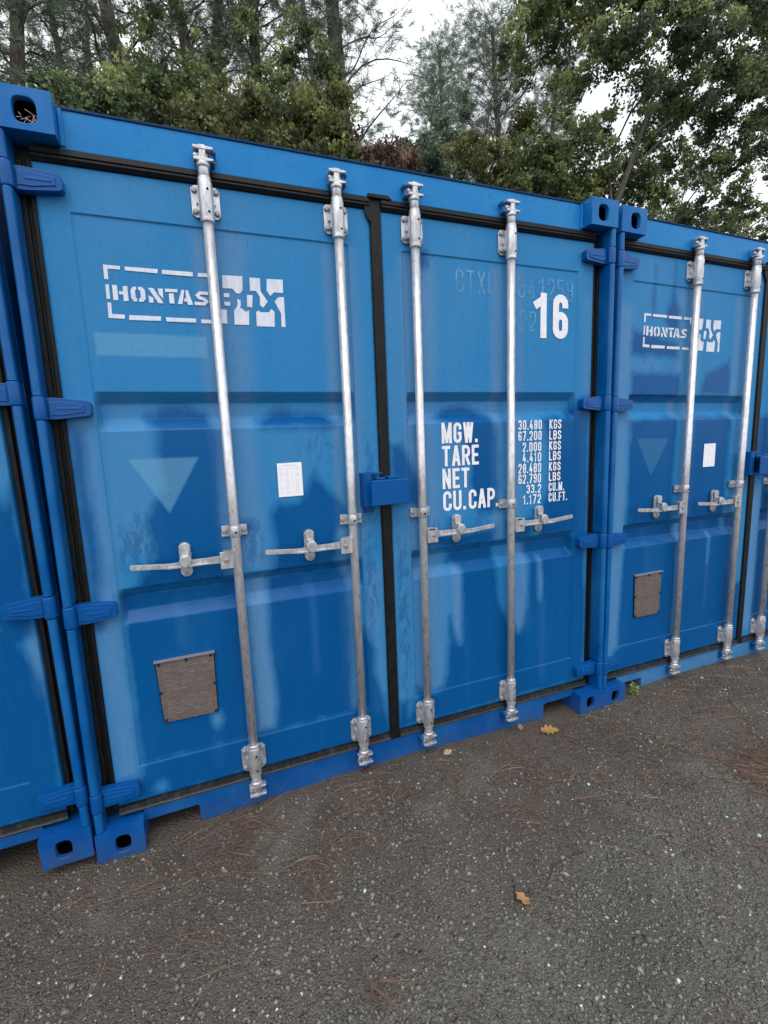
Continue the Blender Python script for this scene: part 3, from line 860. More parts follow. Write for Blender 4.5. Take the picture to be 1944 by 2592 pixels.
    lower = [(cx - .021, 1.050)] + arc(cx, 1.054, .021, .020, 180, 360, 8)[1:-1] + [(cx + .021, 1.050), (cx + .021, 1.150)] + arc(cx, 1.146, .021, .020, 0, 180, 8)[1:-1] + [(cx - .021, 1.150)]
    t.prism_y(lower, .050, .064)
    t.prism_y(rect(cx - .017, cx + .017, 1.074, 1.116), .024, .051)
    t.disc_y(cx, 1.148, .050, .009, .010, 12, 1)
    t.disc_y(cx, 1.049, .050, .008, .008, 12, 1)
    t.prism_y([(cx - .018, 1.142), (cx - .018, 1.156), (cx - .010, 1.165), (cx + .010, 1.165), (cx + .018, 1.156), (cx + .018, 1.142), (cx + .014, 1.120), (cx - .014, 1.120)], .036, .050)
    t.prism_y([(cx - .014, 1.122), (cx + .014, 1.122), (cx + .021, 1.108), (cx + .017, 1.090), (cx + .004, 1.078), (cx - .004, 1.078), (cx - .017, 1.090), (cx - .021, 1.108)], .002, .012)
    t.prism_y(rect(cx - .013, cx + .013, 1.116, 1.126), .008, .045)
    t.build('handle_retainer', [M_CASTZ, M_BOLT], rod, .003)
    return rod


def make_keeper(root, rx, top, side):
    """welded keeper the cam fork hooks into"""
    k = MB()
    z = 2.500 if top else .100
    s = -side
    f = lambda a, b: (min(rx + s * a, rx + s * b), max(rx + s * a, rx + s * b))
    for (zz, l) in ((z + .018, .046), (z - .020, .040)):
        a, b = f(-.026, l)
        k.box(a, b, .024, .0595, zz - .004, zz + .004)
    a, b = f(.014, .036); k.box(a, b, .032, .0595, z - .016, z + .014)
    a, b = f(.034, .044); k.box(a, b, .020, .050, z + .008, z + .020)
    a, b = f(-.028, -.018); k.box(a, b, .030, .0595, z - .018, z + .016)
    return k.build('cam_keeper', M_SILL_PALE if top else M_SILL, root, .003)


def make_container(loc):
    root = empty('shipping_container', loc)
    # --- corner castings
    for top in (True, False):
        for left in (True, False):
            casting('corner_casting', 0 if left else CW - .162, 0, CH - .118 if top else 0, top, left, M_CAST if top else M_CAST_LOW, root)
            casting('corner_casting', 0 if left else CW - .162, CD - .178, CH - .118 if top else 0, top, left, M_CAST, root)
    # --- door header with its roof lip
    mb = MB()
    mb.box(.160, CW - .160, .060, .150, 2.466, 2.580)
    mb.box(.163, .176, .052, .0598, 2.472, 2.580)
    mb.box(CW - .176, CW - .163, .052, .0598, 2.472, 2.580)
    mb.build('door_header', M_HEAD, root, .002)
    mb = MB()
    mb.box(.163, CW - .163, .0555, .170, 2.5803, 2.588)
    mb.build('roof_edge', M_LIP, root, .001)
    # --- sill with the two forklift pockets
    mb = MB()
    sill = [(.160, .128), (.160, .080), (.350, .082), (.357, .076), (.358, .008), (2.082, .004), (2.083, .078), (2.092, .086), (2.278, .086), (2.278, .128)]
    mb.prism_y(sill, .060, .140)
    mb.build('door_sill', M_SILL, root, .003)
    # --- front posts: rounded outer edge, flat inner flange
    for left in (True, False):
        f = (lambda x: x) if left else (lambda x: CW - x)
        mb = MB()
        zs = [.118, .200, .272, .911, .989, 1.621, 1.695, 2.316, 2.388, 2.473]
        for za, zb in ((.118, .200), (.272, .911), (.989, 1.621), (1.695, 2.316), (2.388, 2.473)):
            sec = [(.002, .10), (.002, .016)] + [(.016 + .014 * math.cos(math.radians(a)), .016 + .014 * math.sin(math.radians(a))) for a in range(180, 361, 20)] + [(.030, .10)]
            mb.prism_z([(f(x), y) for x, y in sec], za + .002, zb - .002, 0, False)
        mb.prism_z([(f(x), y) for x, y in ((.001, .060), (.024, .060), (.024, .16), (.001, .16))], .118, 2.473)
        mb.build('corner_post', M_POST, root, .002)
        # rubber strip between post and door
        mb = MB()
        a, b = sorted((f(.0245), f(.076)))
        mb.box(a, b, .088, .12, .128, 2.466)
        a, b = sorted((f(.030), f(.046)))
        mb.box(a, b, .076, .09, .128, 2.43)
        a, b = sorted((f(.058), f(.0745)))
        mb.box(a, b, .072, .09, .15, 2.43)
        mb.build('side_seal', M_RUBBER, root, .003)
    # --- rest of the box
    mb = MB()
    n = 44
    for xo, sg in ((.02, 1), (CW - .02, -1)):
        vs, fs = [], []
        for i in range(n + 1):
            y = .16 + (CD - .34) * i / n
            x = xo + sg * (.0 if i % 4 in (0, 1) else .036)
            vs += [(x, y, .16), (x, y, 2.50)]
        fs = [(2 * i, 2 * i + 2, 2 * i + 3, 2 * i + 1) for i in range(n)]
        s_ = MB(); s_.add(vs, fs)
        s_.box(xo - .012, xo + .012, .178, CD - .178, 2.5, 2.58)
        s_.box(xo - .012, xo + .012, .178, CD - .178, .05, .16)
        s_.build('side_wall', M_SIDE, root)
    r = MB()
    r.box(.03, CW - .03, .15, CD - .02, 2.545, 2.56)
    r.build('roof', M_SIDE, root)
    r = MB()
    r.box(.03, CW - .03, CD - .06, CD - .03, .1, 2.5)
    r.build('end_wall', M_SIDE, root)
    r = MB()
    r.box(.03, CW - .03, .14, CD - .06, .129, .16)
    r.build('floor_panel', M_DARK, root)
    # --- doors
    dl = new_obj('door', MESH_L, root)
    dr = new_obj('door', MESH_R, root)
    for zc, h in ((2.352, .068), (1.658, .070), (.950, .072), (.236, .066)):
        make_hinge(dl, zc, h, True)
        make_hinge(dr, zc, h, False)
    # rubber lips
    def lip(x0, x1, z0, z1, m, parent):
        """bulging horizontal seal: flat upper flap over a rounded lower bead"""
        s = MB()
        zm = (z0 + z1) / 2
        prof = [(.075, z0), (.058, z0 + .002)] + [(.058 - .010 * math.sin(math.radians(a)), z0 + .004 + (zm - z0 - .004) * a / 180) for a in range(20, 161, 20)] + [(.056, zm), (.052, zm + .003), (.054, z1 - .002), (.075, z1)]
        s.prism_x(prof, x0, x1, 0)
        s.build('door_seal', m, parent)
    lip(.078, 1.196, 2.421, 2.4655, M_RUBBER, dl)
    lip(1.2465, CW - .078, 2.421, 2.4655, M_RUBBER, dr)
    lip(.078, 1.196, .1285, .167, M_SCUFF, dl)
    lip(1.2465, CW - .078, .1285, .167, M_SCUFF, dr)
    s = MB()
    s.box(1.1975, 1.2460, .062, .11, .130, 2.464)
    s.box(1.200, 1.2435, .056, .0625, .130, 2.43)
    s.prism_y([(1.175, 2.43), (1.175, 2.405), (1.192, 2.375), (1.200, 2.375), (1.200, 2.43)], .052, .0605)
    s.prism_y([(1.190, 2.462), (1.190, 2.476), (1.275, 2.478), (1.290, 2.466), (1.290, 2.462)], .048, .0585)
    s.build('centre_seal', M_RUBBER, dl, .004)
    # lock box: open-sided half on the left leaf, cover on the right leaf
    b = MB()
    b.box(1.106, 1.113, .006, DY, 1.245, 1.383)
    b.box(1.113, 1.139, .004, .011, 1.243, 1.384)
    b.box(1.113, 1.190, .010, DY, 1.376, 1.383)
    b.box(1.113, 1.190, .010, DY, 1.244, 1.251)
    b.box(1.113, 1.165, .062, .0648, 1.21, 1.244)
    b.build('lock_box_housing', M_HINGE, dl, .003)
    c = MB()
    c.box(1.122, 1.290, -.040, -.033, 1.250, 1.354)
    c.box(1.150, 1.290, -.033, .045, 1.347, 1.3535)
    c.box(1.122, 1.290, -.033, .030, 1.2505, 1.257)
    c.box(1.283, 1.2895, -.033, DY, 1.257, 1.347)
    c.box(1.158, 1.200, .0, .03, 1.3535, 1.362)
    c.box(1.215, 1.262, .005, DY, 1.3535, 1.364)
    c.build('lock_box_cover', M_HINGE, dr, .004)
    # CSC plate
    k = MB()
    pl = [(.258, .716), (.466, .716), (.4635, .589), (.461, .462), (.266, .465), (.262, .589)]
    k.prism_y(pl, PY - .0075, PY - .001)
    k.prism_y([(.2555, .717), (.4685, .718), (.4635, .4600), (.2635, .4625)], PY - .0045, PY - .0012, 1)
    k.prism_y([(.252, .713), (.252, .719), (.470, .720), (.470, .714)], PY - .015, PY - .001, 2)
    for x, z in ((.268, .703), (.365, .705), (.455, .704), (.265, .589), (.461, .587), (.273, .474), (.455, .470)):
        k.disc_y(x, z, PY - .0072, .0062, .005, 8, 4)
    rr = random.Random(5)
    z = .690
    while z > .485:
        x = .285
        while x < .44:
            w = rr.uniform(.008, .035)
            if rr.random() < .45: k.box(x, min(x + w, .448), PY - .0081, PY - .0078, z, z + .0028, 3)
            x += w + .006
        z -= .0098
    k.build('data_plate', [M_PLATE, M_DARK, M_BOLT, M_PLATE_TXT, M_LIP], dl)
    # notice sheet behind a clear pocket
    k = MB()
    k.prism_y([(.766, 1.440), (.864, 1.441), (.864, 1.306), (.7655, 1.305)], PY - .0022, PY - .0010, 0)
    z = 1.430
    x0 = .766
    k.box(.788, .842, PY - .0026, PY - .0023, 1.4285, 1.4315, 1)
    for row in range(17):
        z = 1.420 - row * .0064
        if row in (2, 6, 10): continue
        for (a, w) in ((.774, .012), (.797, .016), (.820, .007), (.836, .017)):
            if rr.random() < .8: k.box(a, a + w * rr.uniform(.6, 1), PY - .0026, PY - .0023, z, z + .0022, 1)
    k.build('notice_sheet', [M_PAPER, M_PRINT], dl)
    # stencilled frame and word mark
    k = MB()
    for q in LOGO: k.sheet(q, PY - .0010)
    for quad in ribbon(LOGO_S, .011, False): k.sheet([tuple(a) for a in quad], PY - .00112)
    k.build('stencil_mark', M_LOGO, dl)
    # weights table
    k = MB()
    y = PY - .0012
    for s_, xa, xb, za, zb in (('MGW.', 1.504, 1.692, 1.490, 1.582), ('TARE', 1.504, 1.697, 1.387, 1.479), ('NET', 1.504, 1.645, 1.284, 1.376)):
        text(k, s_, xa, xb, za, zb, .0142, y, .22)
    text(k, 'CU.', 1.505, 1.625, 1.181, 1.273, .0142, y, .20)
    text(k, 'CAP', 1.640, 1.785, 1.180, 1.272, .0142, y, .20)
    k.sheet(rect(1.790, 1.806, 1.180, 1.197), y)
    k.build('weight_headings', M_WHITE, dr)
    k = MB()
    for s_, xa, xb, za, zb in (('30.480', 1.919, 2.058, 1.539, 1.585), ('67.200', 1.919, 2.057, 1.487, 1.533), ('2.000', 1.944, 2.056, 1.433, 1.479), ('4.410', 1.944, 2.056, 1.382, 1.429),
                               ('28.480', 1.920, 2.056, 1.329, 1.377), ('62.790', 1.920, 2.056, 1.278, 1.325), ('33.2', 1.968, 2.057, 1.228, 1.272), ('1.172', 1.949, 2.057, 1.175, 1.222)):
        text(k, s_, xa, xb, za, zb, .0068, y, .32)
    k.build('weight_figures', M_WHITE, dr)
    k = MB()
    for s_, xa, xb, za, zb in (('KGS', 2.104, 2.178, 1.539, 1.585), ('LBS', 2.104, 2.178, 1.487, 1.532), ('KGS', 2.104, 2.177, 1.435, 1.480), ('LBS', 2.104, 2.177, 1.384, 1.429),
                               ('KGS', 2.104, 2.177, 1.332, 1.376), ('LBS', 2.104, 2.177, 1.281, 1.325), ('CU.M.', 2.104, 2.201, 1.229, 1.273), ('CU.FT.', 2.104, 2.222, 1.176, 1.222)):
        text(k, s_, xa, xb, za, zb, .0068, y, .32)
    k.build('weight_units', M_WHITE, dr)
    k = MB()
    text(k, '!6', 2.004, 2.208, 1.968, 2.172, .0355, y, .24)
    k.build('unit_number', M_WHITE, dr)
    k = MB()
    y = PY - .0008
    text(k, 'CTXU', 1.588, 1.795, 2.140, 2.237, .0085, y, .38)
    k.build('faded_lettering', M_GHOST, dr)
    k = MB()
    text(k, '34!258', 1.916, 2.236, 2.141, 2.238, .0085, y, .42)
    k.build('faded_lettering', M_GHOST, dr)
    k = MB()
    text(k, '22', 1.924, 2.018, 1.995, 2.087, .0085, y, .42)
    k.build('faded_lettering', M_GHOST, dr)
    # lock rods and their keepers
    for rx, sd_ in ((R1, -1), (R2, -1), (R3, 1), (R4, 1)):
        make_rod(root, rx, sd_)
        make_keeper(root, rx, True, sd_)
        make_keeper(root, rx, False, sd_)
    return root


M_PLATE_TXT, nt, p = mat('worn_plate_print')
p.inputs['Base Color'].default_value = (0.20, 0.155, 0.145, 1)
p.inputs['Roughness'].default_value = .6

LOGO = [[(0.24, 2.132), (0.291, 2.131), (0.289, 2.12), (0.252, 2.12), (0.251, 2.086), (0.239, 2.086)], [(0.304, 2.131), (0.407, 2.132), (0.404, 2.118), (0.304, 2.119)], [(0.42, 2.131), (0.52, 2.132), (0.519, 2.117), (0.418, 2.117)], [(0.537, 2.131), (0.597, 2.132), (0.594, 2.099), (0.583, 2.098), (0.584, 2.119), (0.535, 2.118)], [(0.24, 2.012), (0.251, 2.011), (0.25, 1.975), (0.289, 1.974), (0.287, 1.961), (0.238, 1.961)], [(0.302, 1.974), (0.402, 1.975), (0.4, 1.96), (0.3, 1.958)], [(0.417, 1.973), (0.517, 1.974), (0.516, 1.96), (0.418, 1.959)], [(0.533, 1.972), (0.587, 1.973), (0.586, 1.96), (0.534, 1.959)],
        [(0.24, 2.069), (0.25, 2.07), (0.25, 2.024), (0.239, 2.022)], [(0.26, 2.069), (0.275, 2.069), (0.274, 2.021), (0.259, 2.02)], [(0.292, 2.068), (0.306, 2.068), (0.305, 2.02), (0.29, 2.019), (0.291, 2.04), (0.278, 2.04), (0.278, 2.05), (0.291, 2.05)], [(0.332, 2.069), (0.322, 2.067), (0.314, 2.056), (0.314, 2.031), (0.322, 2.019), (0.332, 2.02), (0.332, 2.03), (0.328, 2.034), (0.328, 2.056), (0.332, 2.06)], [(0.338, 2.069), (0.350, 2.069), (0.359, 2.060), (0.359, 2.030), (0.351, 2.021), (0.338, 2.019), (0.338, 2.029), (0.344, 2.035), (0.344, 2.057), (0.338, 2.06)],
        [(0.368, 2.043), (0.383, 2.036), (0.383, 2.02), (0.369, 2.019)], [(0.369, 2.068), (0.386, 2.068), (0.415, 2.02), (0.398, 2.019)], [(0.400, 2.068), (0.416, 2.068), (0.415, 2.034), (0.402, 2.050)], [(0.423, 2.069), (0.464, 2.07), (0.463, 2.06), (0.423, 2.058)], [(0.434, 2.054), (0.450, 2.055), (0.450, 2.021), (0.434, 2.021)],
        [(0.477, 2.069), (0.486, 2.069), (0.476, 2.021), (0.46, 2.02)], [(0.490, 2.069), (0.498, 2.069), (0.511, 2.021), (0.495, 2.019), (0.491, 2.031), (0.482, 2.03), (0.484, 2.041), (0.489, 2.041)],
        [(0.619, 2.13), (0.69, 2.132), (0.687, 2.084), (0.677, 2.07), (0.663, 2.071), (0.651, 2.086), (0.617, 2.085)], [(0.619, 2.068), (0.639, 2.069), (0.638, 2.055), (0.619, 2.054)], [(0.619, 2.039), (0.64, 2.038), (0.638, 2.025), (0.619, 2.025)], [(0.599, 2.011), (0.625, 2.011), (0.623, 1.962), (0.598, 1.962)],
        [(0.661, 2.021), (0.666, 2.035), (0.665, 2.051), (0.677, 2.047), (0.677, 2.031), (0.673, 2.022), (0.692, 2.008), (0.705, 2.012), (0.701, 1.961), (0.649, 1.96), (0.651, 2.011)], [(0.701, 2.068), (0.722, 2.068), (0.717, 2.024), (0.699, 2.026)],
        [(0.715, 2.13), (0.753, 2.13), (0.752, 2.084), (0.776, 2.049), (0.758, 2.025), (0.746, 2.035), (0.748, 2.063), (0.736, 2.084), (0.714, 2.083)], [(0.778, 2.13), (0.838, 2.132), (0.836, 2.084), (0.802, 2.084), (0.787, 2.07), (0.775, 2.088)], [(0.801, 2.051), (0.818, 2.068), (0.838, 2.069), (0.837, 1.96), (0.822, 1.96), (0.823, 2.01)], [(0.73, 2.009), (0.74, 2.015), (0.746, 2.009), (0.778, 2.011), (0.788, 2.023), (0.799, 2.013), (0.796, 1.959), (0.729, 1.958)]]
LOGO_S = [(0.560, 2.063), (0.538, 2.063), (0.528, 2.054), (0.533, 2.047), (0.551, 2.042), (0.558, 2.035), (0.549, 2.026), (0.522, 2.026)]

c16 = make_container((0, 0, 0))
tag(c16, 'middle blue shipping container with white number 16 and a weights table', 'shipping container', 'blue containers standing side by side')


def copy_tree(o, parent=None, skip=()):
    c = o.copy()
    COL.objects.link(c)
    if parent: c.parent = parent
    for ch in list(o.children):
        if ch.name.split('.')[0] in skip: continue
        copy_tree(ch, c, skip)
    return c


# right-hand neighbour: same kind, leaning a hair, its own weathering
c17 = copy_tree(c16, None, ('unit_number', 'weight_headings', 'weight_figures', 'weight_units', 'faded_lettering'))
c17.location = (2.442, .004, -.008)
c17.rotation_euler = (0, .0105, .004)
c17['label'] = 'rightmost blue container, wet drips run over its stencil mark, chalky pale sill'
# left-hand neighbour: only a strip of its right door shows
c15 = copy_tree(c16, None, ('unit_number', 'weight_headings', 'weight_figures', 'weight_units', 'faded_lettering', 'stencil_mark', 'notice_sheet'))
c15.location = (-CW - .006, 0, .016)
c15.rotation_euler = (0, -.0125, 0)
c15['label'] = 'leftmost blue container, only the hinge edge of its right door in view'
for c, ml, mr in ((c17, MESH_L2, MESH_R2), (c15, MESH_L2, MESH_R2)):
    for ch in c.children:
        if ch.name.startswith('door.') and ch.type == 'MESH':
            ch.data = ml if ch.data == MESH_L else mr
        if c is c17 and ch.name.startswith('door_sill'):
            ch.data = ch.data.copy(); ch.data.materials[0] = M_SILL_PALE
            ch['label'] = 'pale chalky sill'
for ch in c17.children_recursive:
    if ch.name.startswith(('stencil_mark', 'notice_sheet', 'data_plate')):
        ch.location.x += .012

# ------------------------------------------------------------------ ground
def ground_h(x, y):
    h = .034 * np.exp(-((x - 1.15) / .75) ** 2 - ((y - .08) / .35) ** 2)
    h = h + .030 * np.exp(-((x - 3.2) / .7) ** 2 - ((y - .08) / .4) ** 2) + .03 * np.exp(-((x + 1.1) / .7) ** 2 - ((y - .08) / .35) ** 2)
    h = h + .006 * np.sin(x * 2.3 + 1) * np.sin(y * 3.1 + .5) * np.clip(-(y + .15) * 2, 0, 1) + .003 * np.sin(x * 7.7) * np.cos(y * 6.1 + x)* np.clip(-(y + .1) * 2, 0, 1)
    return h - .004


def axis(lo, hi, step, far):
    a = np.arange(lo, hi + step / 2, step)
    g = np.geomspace(step * 2, far, 26)
    return np.unique(np.round(np.concatenate([lo - g, a, hi + g]), 4))


gx, gy = axis(-3, 7, .05, 260), axis(-4, .6, .05, 260)
GX, GY = np.meshgrid(gx, gy)
GZ = ground_h(GX, GY)
GZ = GZ + np.where((GY > 8) | (GY < -8) | (np.abs(GX) > 12), .12 * np.sin(GX * .21) * np.sin(GY * .17), 0)
i = np.arange(GX.size).reshape(GX.shape)
GF = np.stack([i[:-1, :-1], i[:-1, 1:], i[1:, 1:], i[1:, :-1]], -1).reshape(-1, 4)

M_GROUND, nt, p = mat('gravelly_ground')
co = N(nt, 'ShaderNodeTexCoord').outputs['Object']
nb = noise(nt, co, .9, 5, .6).outputs['Fac']
nm = noise(nt, co, 5, 5, .65).outputs['Fac']
nf = noise(nt, co, 120, 4, .7).outputs['Fac']
vo = N(nt, 'ShaderNodeTexVoronoi', feature='F1')
vo.inputs['Scale'].default_value = 210
nt.links.new(co, vo.inputs['Vector'])
vs = N(nt, 'ShaderNodeSeparateColor')
nt.links.new(vo.outputs['Color'], vs.inputs['Color'])
vo2 = N(nt, 'ShaderNodeTexVoronoi', feature='F1')
vo2.inputs['Scale'].default_value = 105
nt.links.new(co, vo2.inputs['Vector'])
vs2 = N(nt, 'ShaderNodeSeparateColor')
nt.links.new(vo2.outputs['Color'], vs2.inputs['Color'])
c = mix(nt, vs.outputs['Red'], (0.055, 0.051, 0.043), (0.220, 0.207, 0.180))
c2 = mix(nt, vs2.outputs['Green'], (0.073, 0.068, 0.058), (0.196, 0.186, 0.163))
c = mix(nt, .45, c, c2)
# brown needle mould near the containers and in drifts
sx = N(nt, 'ShaderNodeSeparateXYZ')
nt.links.new(co, sx.inputs['Vector'])
near = N(nt, 'ShaderNodeMapRange')
near.inputs['From Min'].default_value = -.85
near.inputs['From Max'].default_value = -.05
nt.links.new(sx.outputs['Y'], near.inputs['Value'])
br = math_n(nt, 'ADD', math_n(nt, 'MULTIPLY', near.outputs['Result'], .95), math_n(nt, 'MULTIPLY_ADD', nb, 2.6, -1.12), 0, True)
br = math_n(nt, 'MULTIPLY', br, math_n(nt, 'MULTIPLY_ADD', nm, 1.2, .15, True), 0, True)
c = mix(nt, math_n(nt, 'MULTIPLY', br, .85), c, (0.082, 0.055, 0.040))
c = mix(nt, math_n(nt, 'MULTIPLY_ADD', nf, .7, -.2, True), c, (0.040, 0.038, 0.033))
sand = ramp(nt, noise(nt, co, 2.2, 6, .6).outputs['Fac'], [(.56, 0), (.68, .5)]).outputs['Color']
c = mix(nt, sand, c, (0.165, 0.158, 0.138))
c = mix(nt, ramp(nt, noise(nt, co, 1.6, 4, .6, (1.3, .8, 1)).outputs['Fac'], [(.36, .45), (.50, 0)]).outputs['Color'], c, (0.052, 0.052, 0.044))
nt.links.new(c, p.inputs['Base Color'])
p.inputs['Roughness'].default_value = .75
p.inputs['Specular IOR Level'].default_value = .35
hgt = math_n(nt, 'ADD', math_n(nt, 'MULTIPLY', vo.outputs['Distance'], -1.0), math_n(nt, 'MULTIPLY', vo2.outputs['Distance'], -1.2))
hgt = math_n(nt, 'ADD', hgt, math_n(nt, 'MULTIPLY', nf, .5))
bump(nt, p, hgt, .75, .010)
go = new_obj('ground', np_mesh('ground', np.stack([GX, GY, GZ], -1).reshape(-1, 3), GF, M_GROUND, True))
tag(go, kind='structure')

# loose stones
rng = np.random.default_rng(11)
M_STONE, nt, p = mat('gravel_stone')
av = N(nt, 'ShaderNodeAttribute', attribute_name='tone').outputs['Fac']
c = ramp(nt, av, [(0, (0.040, 0.040, 0.038)), (.30, (0.096, 0.089, 0.075)), (.58, (0.172, 0.164, 0.140)), (.80, (0.235, 0.225, 0.20)), (.93, (0.37, 0.35, 0.315)), (1.0, (0.70, 0.70, 0.68))]).outputs['Color']
nt.links.new(c, p.inputs['Base Color'])
p.inputs['Roughness'].default_value = .6


def stones(n, x0, x1, y0, y1, smin, smax, tone_fn, seed):
    r = np.random.default_rng(seed)
    x, y = r.uniform(x0, x1, n), r.uniform(y0, y1, n)
    pack = .5 + .27 * np.sin(x * 2.1 + y * 1.7 + .6) + .23 * np.sin(x * 4.7 - y * 3.9 + 2.1) + .16 * np.sin(x * 9.1 + y * 8.3)
    keep = r.random(n) < np.clip(.42 + .75 * pack - .45 * np.clip((y + .55) / .55, 0, 1), .12, 1)
    x, y = x[keep], y[keep]
    n = len(x)
    s = smin * (smax / smin) ** (r.random(n) ** 2.2)
    base = np.array([(1, 0, 0), (-1, 0, 0), (0, 1, 0), (0, -1, 0), (0, 0, 1), (0, 0, -1), ], float)
    F0 = np.array([(0, 2, 4), (2, 1, 4), (1, 3, 4), (3, 0, 4), (2, 0, 5), (1, 2, 5), (3, 1, 5), (0, 3, 5)])
    V = base[None] * s[:, None, None] * r.uniform(.6, 1.25, (n, 6, 1))
    V[:, :, 0] *= r.uniform(.7, 1.4, (n, 1)); V[:, :, 2] *= r.uniform(.45, .8, (n, 1))
    V += r.normal(0, .18, V.shape) * s[:, None, None]
    a = r.uniform(0, 2 * np.pi, n)
    ca, sa = np.cos(a)[:, None], np.sin(a)[:, None]
    X = V[:, :, 0] * ca - V[:, :, 1] * sa; Yy = V[:, :, 0] * sa + V[:, :, 1] * ca
    P = np.stack([X + x[:, None], Yy + y[:, None], V[:, :, 2] + (ground_h(x, y) + s * .12)[:, None]], -1)
    F = (F0[None] + (np.arange(n) * 6)[:, None, None]).reshape(-1, 3)
    tone = np.repeat(tone_fn(r, n), 8)
    return P.reshape(-1, 3), F, tone


def tone_mix(r, n):
    t = np.clip(r.beta(2.2, 3.4, n), 0, .93)
    w = r.random(n) < .005
    t[w] = r.uniform(.95, 1, w.sum())
    return t


parts = [stones(95000, -1.5, 5.2, -1.85, .02, .0030, .0085, tone_mix, 3), stones(9000, -1.5, 5.2, -1.85, .02, .006, .013, tone_mix, 4),
         stones(170, -1.5, 5.0, -1.9, -.02, .0035, .0075, lambda r, n: r.uniform(.94, .99, n), 8)]
off, PV, PF, PT = 0, [], [], []
for v_, f_, t_ in parts:
    PV.append(v_); PF.append(f_ + off); PT.append(t_); off += len(v_)
gv = new_obj('gravel', np_mesh('gravel', np.concatenate(PV), np.concatenate(PF), M_STONE, False, {'tone': ('FACE', np.concatenate(PT))}))
tag(gv, 'loose grey gravel with white quartz chips scattered over the ground', 'gravel', kind='stuff')

# pine needle litter
M_LITTER, nt, p = mat('dry_pine_needles')
av = N(nt, 'ShaderNodeAttribute', attribute_name='tone').outputs['Fac']
c = ramp(nt, av, [(0, (0.030, 0.022, 0.018)), (.45, (0.095, 0.053, 0.036)), (.8, (0.20, 0.110, 0.066)), (1, (0.34, 0.23, 0.15))]).outputs['Color']
nt.links.new(c, p.inputs['Base Color'])
p.inputs['Roughness'].default_value = .55


def needle_set(cx, cy, ang, length, bend, w, z0, tone):
    """each needle: 4 stations, ribbon with a slight roof"""
    n = len(cx)
    t = np.linspace(0, 1, 5)
    th = ang[:, None] + bend[:, None] * t[None]
    dx = np.cumsum(np.concatenate([np.zeros((n, 1)), np.cos(th[:, :-1])], 1) / 4, 1) * length[:, None]
    dy = np.cumsum(np.concatenate([np.zeros((n, 1)), np.sin(th[:, :-1])], 1) / 4, 1) * length[:, None]
    x, y = cx[:, None] + dx, cy[:, None] + dy
    z = ground_h(x, y) + z0[:, None] + .004 * np.sin(np.pi * t)[None]
    nx, ny = -np.sin(th), np.cos(th)
    a = np.stack([x + nx * w[:, None], y + ny * w[:, None], z], -1)
    b = np.stack([x - nx * w[:, None], y - ny * w[:, None], z], -1)
    m = np.stack([x, y, z + w[:, None] * 1.2], -1)
    V = np.stack([a, m, b], 2).reshape(n, 15, 3)
    f = []
    for k in range(4):
        f += [(3 * k, 3 * k + 1, 3 * k + 4, 3 * k + 3), (3 * k + 1, 3 * k + 2, 3 * k + 5, 3 * k + 4)]
    F = (np.array(f)[None] + (np.arange(n) * 15)[:, None, None]).reshape(-1, 4)
    return V.reshape(-1, 3), F, np.repeat(tone, 8)


def litter(seed):
    r = np.random.default_rng(seed)
    cx, cy = [], []
    # drift along the containers, clumps, and loose ones
    n = 620
    cx.append(r.uniform(-1.4, 5, n)); cy.append(-np.abs(r.normal(0, .30, n)) - .01)
    n = 200
    cx.append(r.uniform(-1.5, 5, n)); cy.append(r.uniform(-1.75, 0, n))
    for (x, y, s, k) in ((2.70, -.66, .10, 380), (2.45, -.35, .2, 60), (1.45, -.25, .22, 50), (.50, -.06, .08, 46), (.45, -.20, .1, 26), (2.0, -.25, .2, 40), (2.3, -.9, .2, 40),
                         (.78, -.78, .05, 24), (.78, -.33, .07, 22), (.72, -.45, .07, 16), (1.9, -.55, .1, 40), (3.2, -.6, .5, 130), (2.9, -.45, .3, 120), (2.55, -1.0, .22, 80), (3.7, -.4, .4, 90), (2.2, -.5, .25, 60), (.55, -.9, .1, 16), (1.05, -.15, .12, 40)):
        cx.append(r.normal(x, s, k)); cy.append(np.minimum(r.normal(y, s * .7, k), -.01))
    cx, cy = np.concatenate(cx), np.concatenate(cy)
    n = len(cx)
    ang = r.normal(0, .7, n) + np.where(r.random(n) < .4, r.uniform(0, 2 * np.pi, n), -.1)
    ln = r.uniform(.05, .16, n)
    bend = r.normal(0, .22, n)
    w = r.uniform(.0004, .0008, n)
    z0 = r.uniform(.003, .010, n)
    tone = np.clip(r.beta(2.2, 2.6, n), 0, 1)
    # pine needles come in pairs
    A = needle_set(cx, cy, ang, ln, bend, w, z0, tone)
    B = needle_set(cx, cy, ang + r.normal(0, .14, n), ln * r.uniform(.85, 1, n), bend + r.normal(0, .2, n), w, z0 + .001, tone)
    return np.concatenate([A[0], B[0]]), np.concatenate([A[1], B[1] + len(A[0])]), np.concatenate([A[2], B[2]])


v_, f_, t_ = litter(21)
lt = new_obj('needle_litter', np_mesh('needle_litter', v_, f_, M_LITTER, False, {'tone': ('FACE', t_)}))
tag(lt, 'dry brown pine needles strewn over the gravel', 'pine needles', kind='stuff')


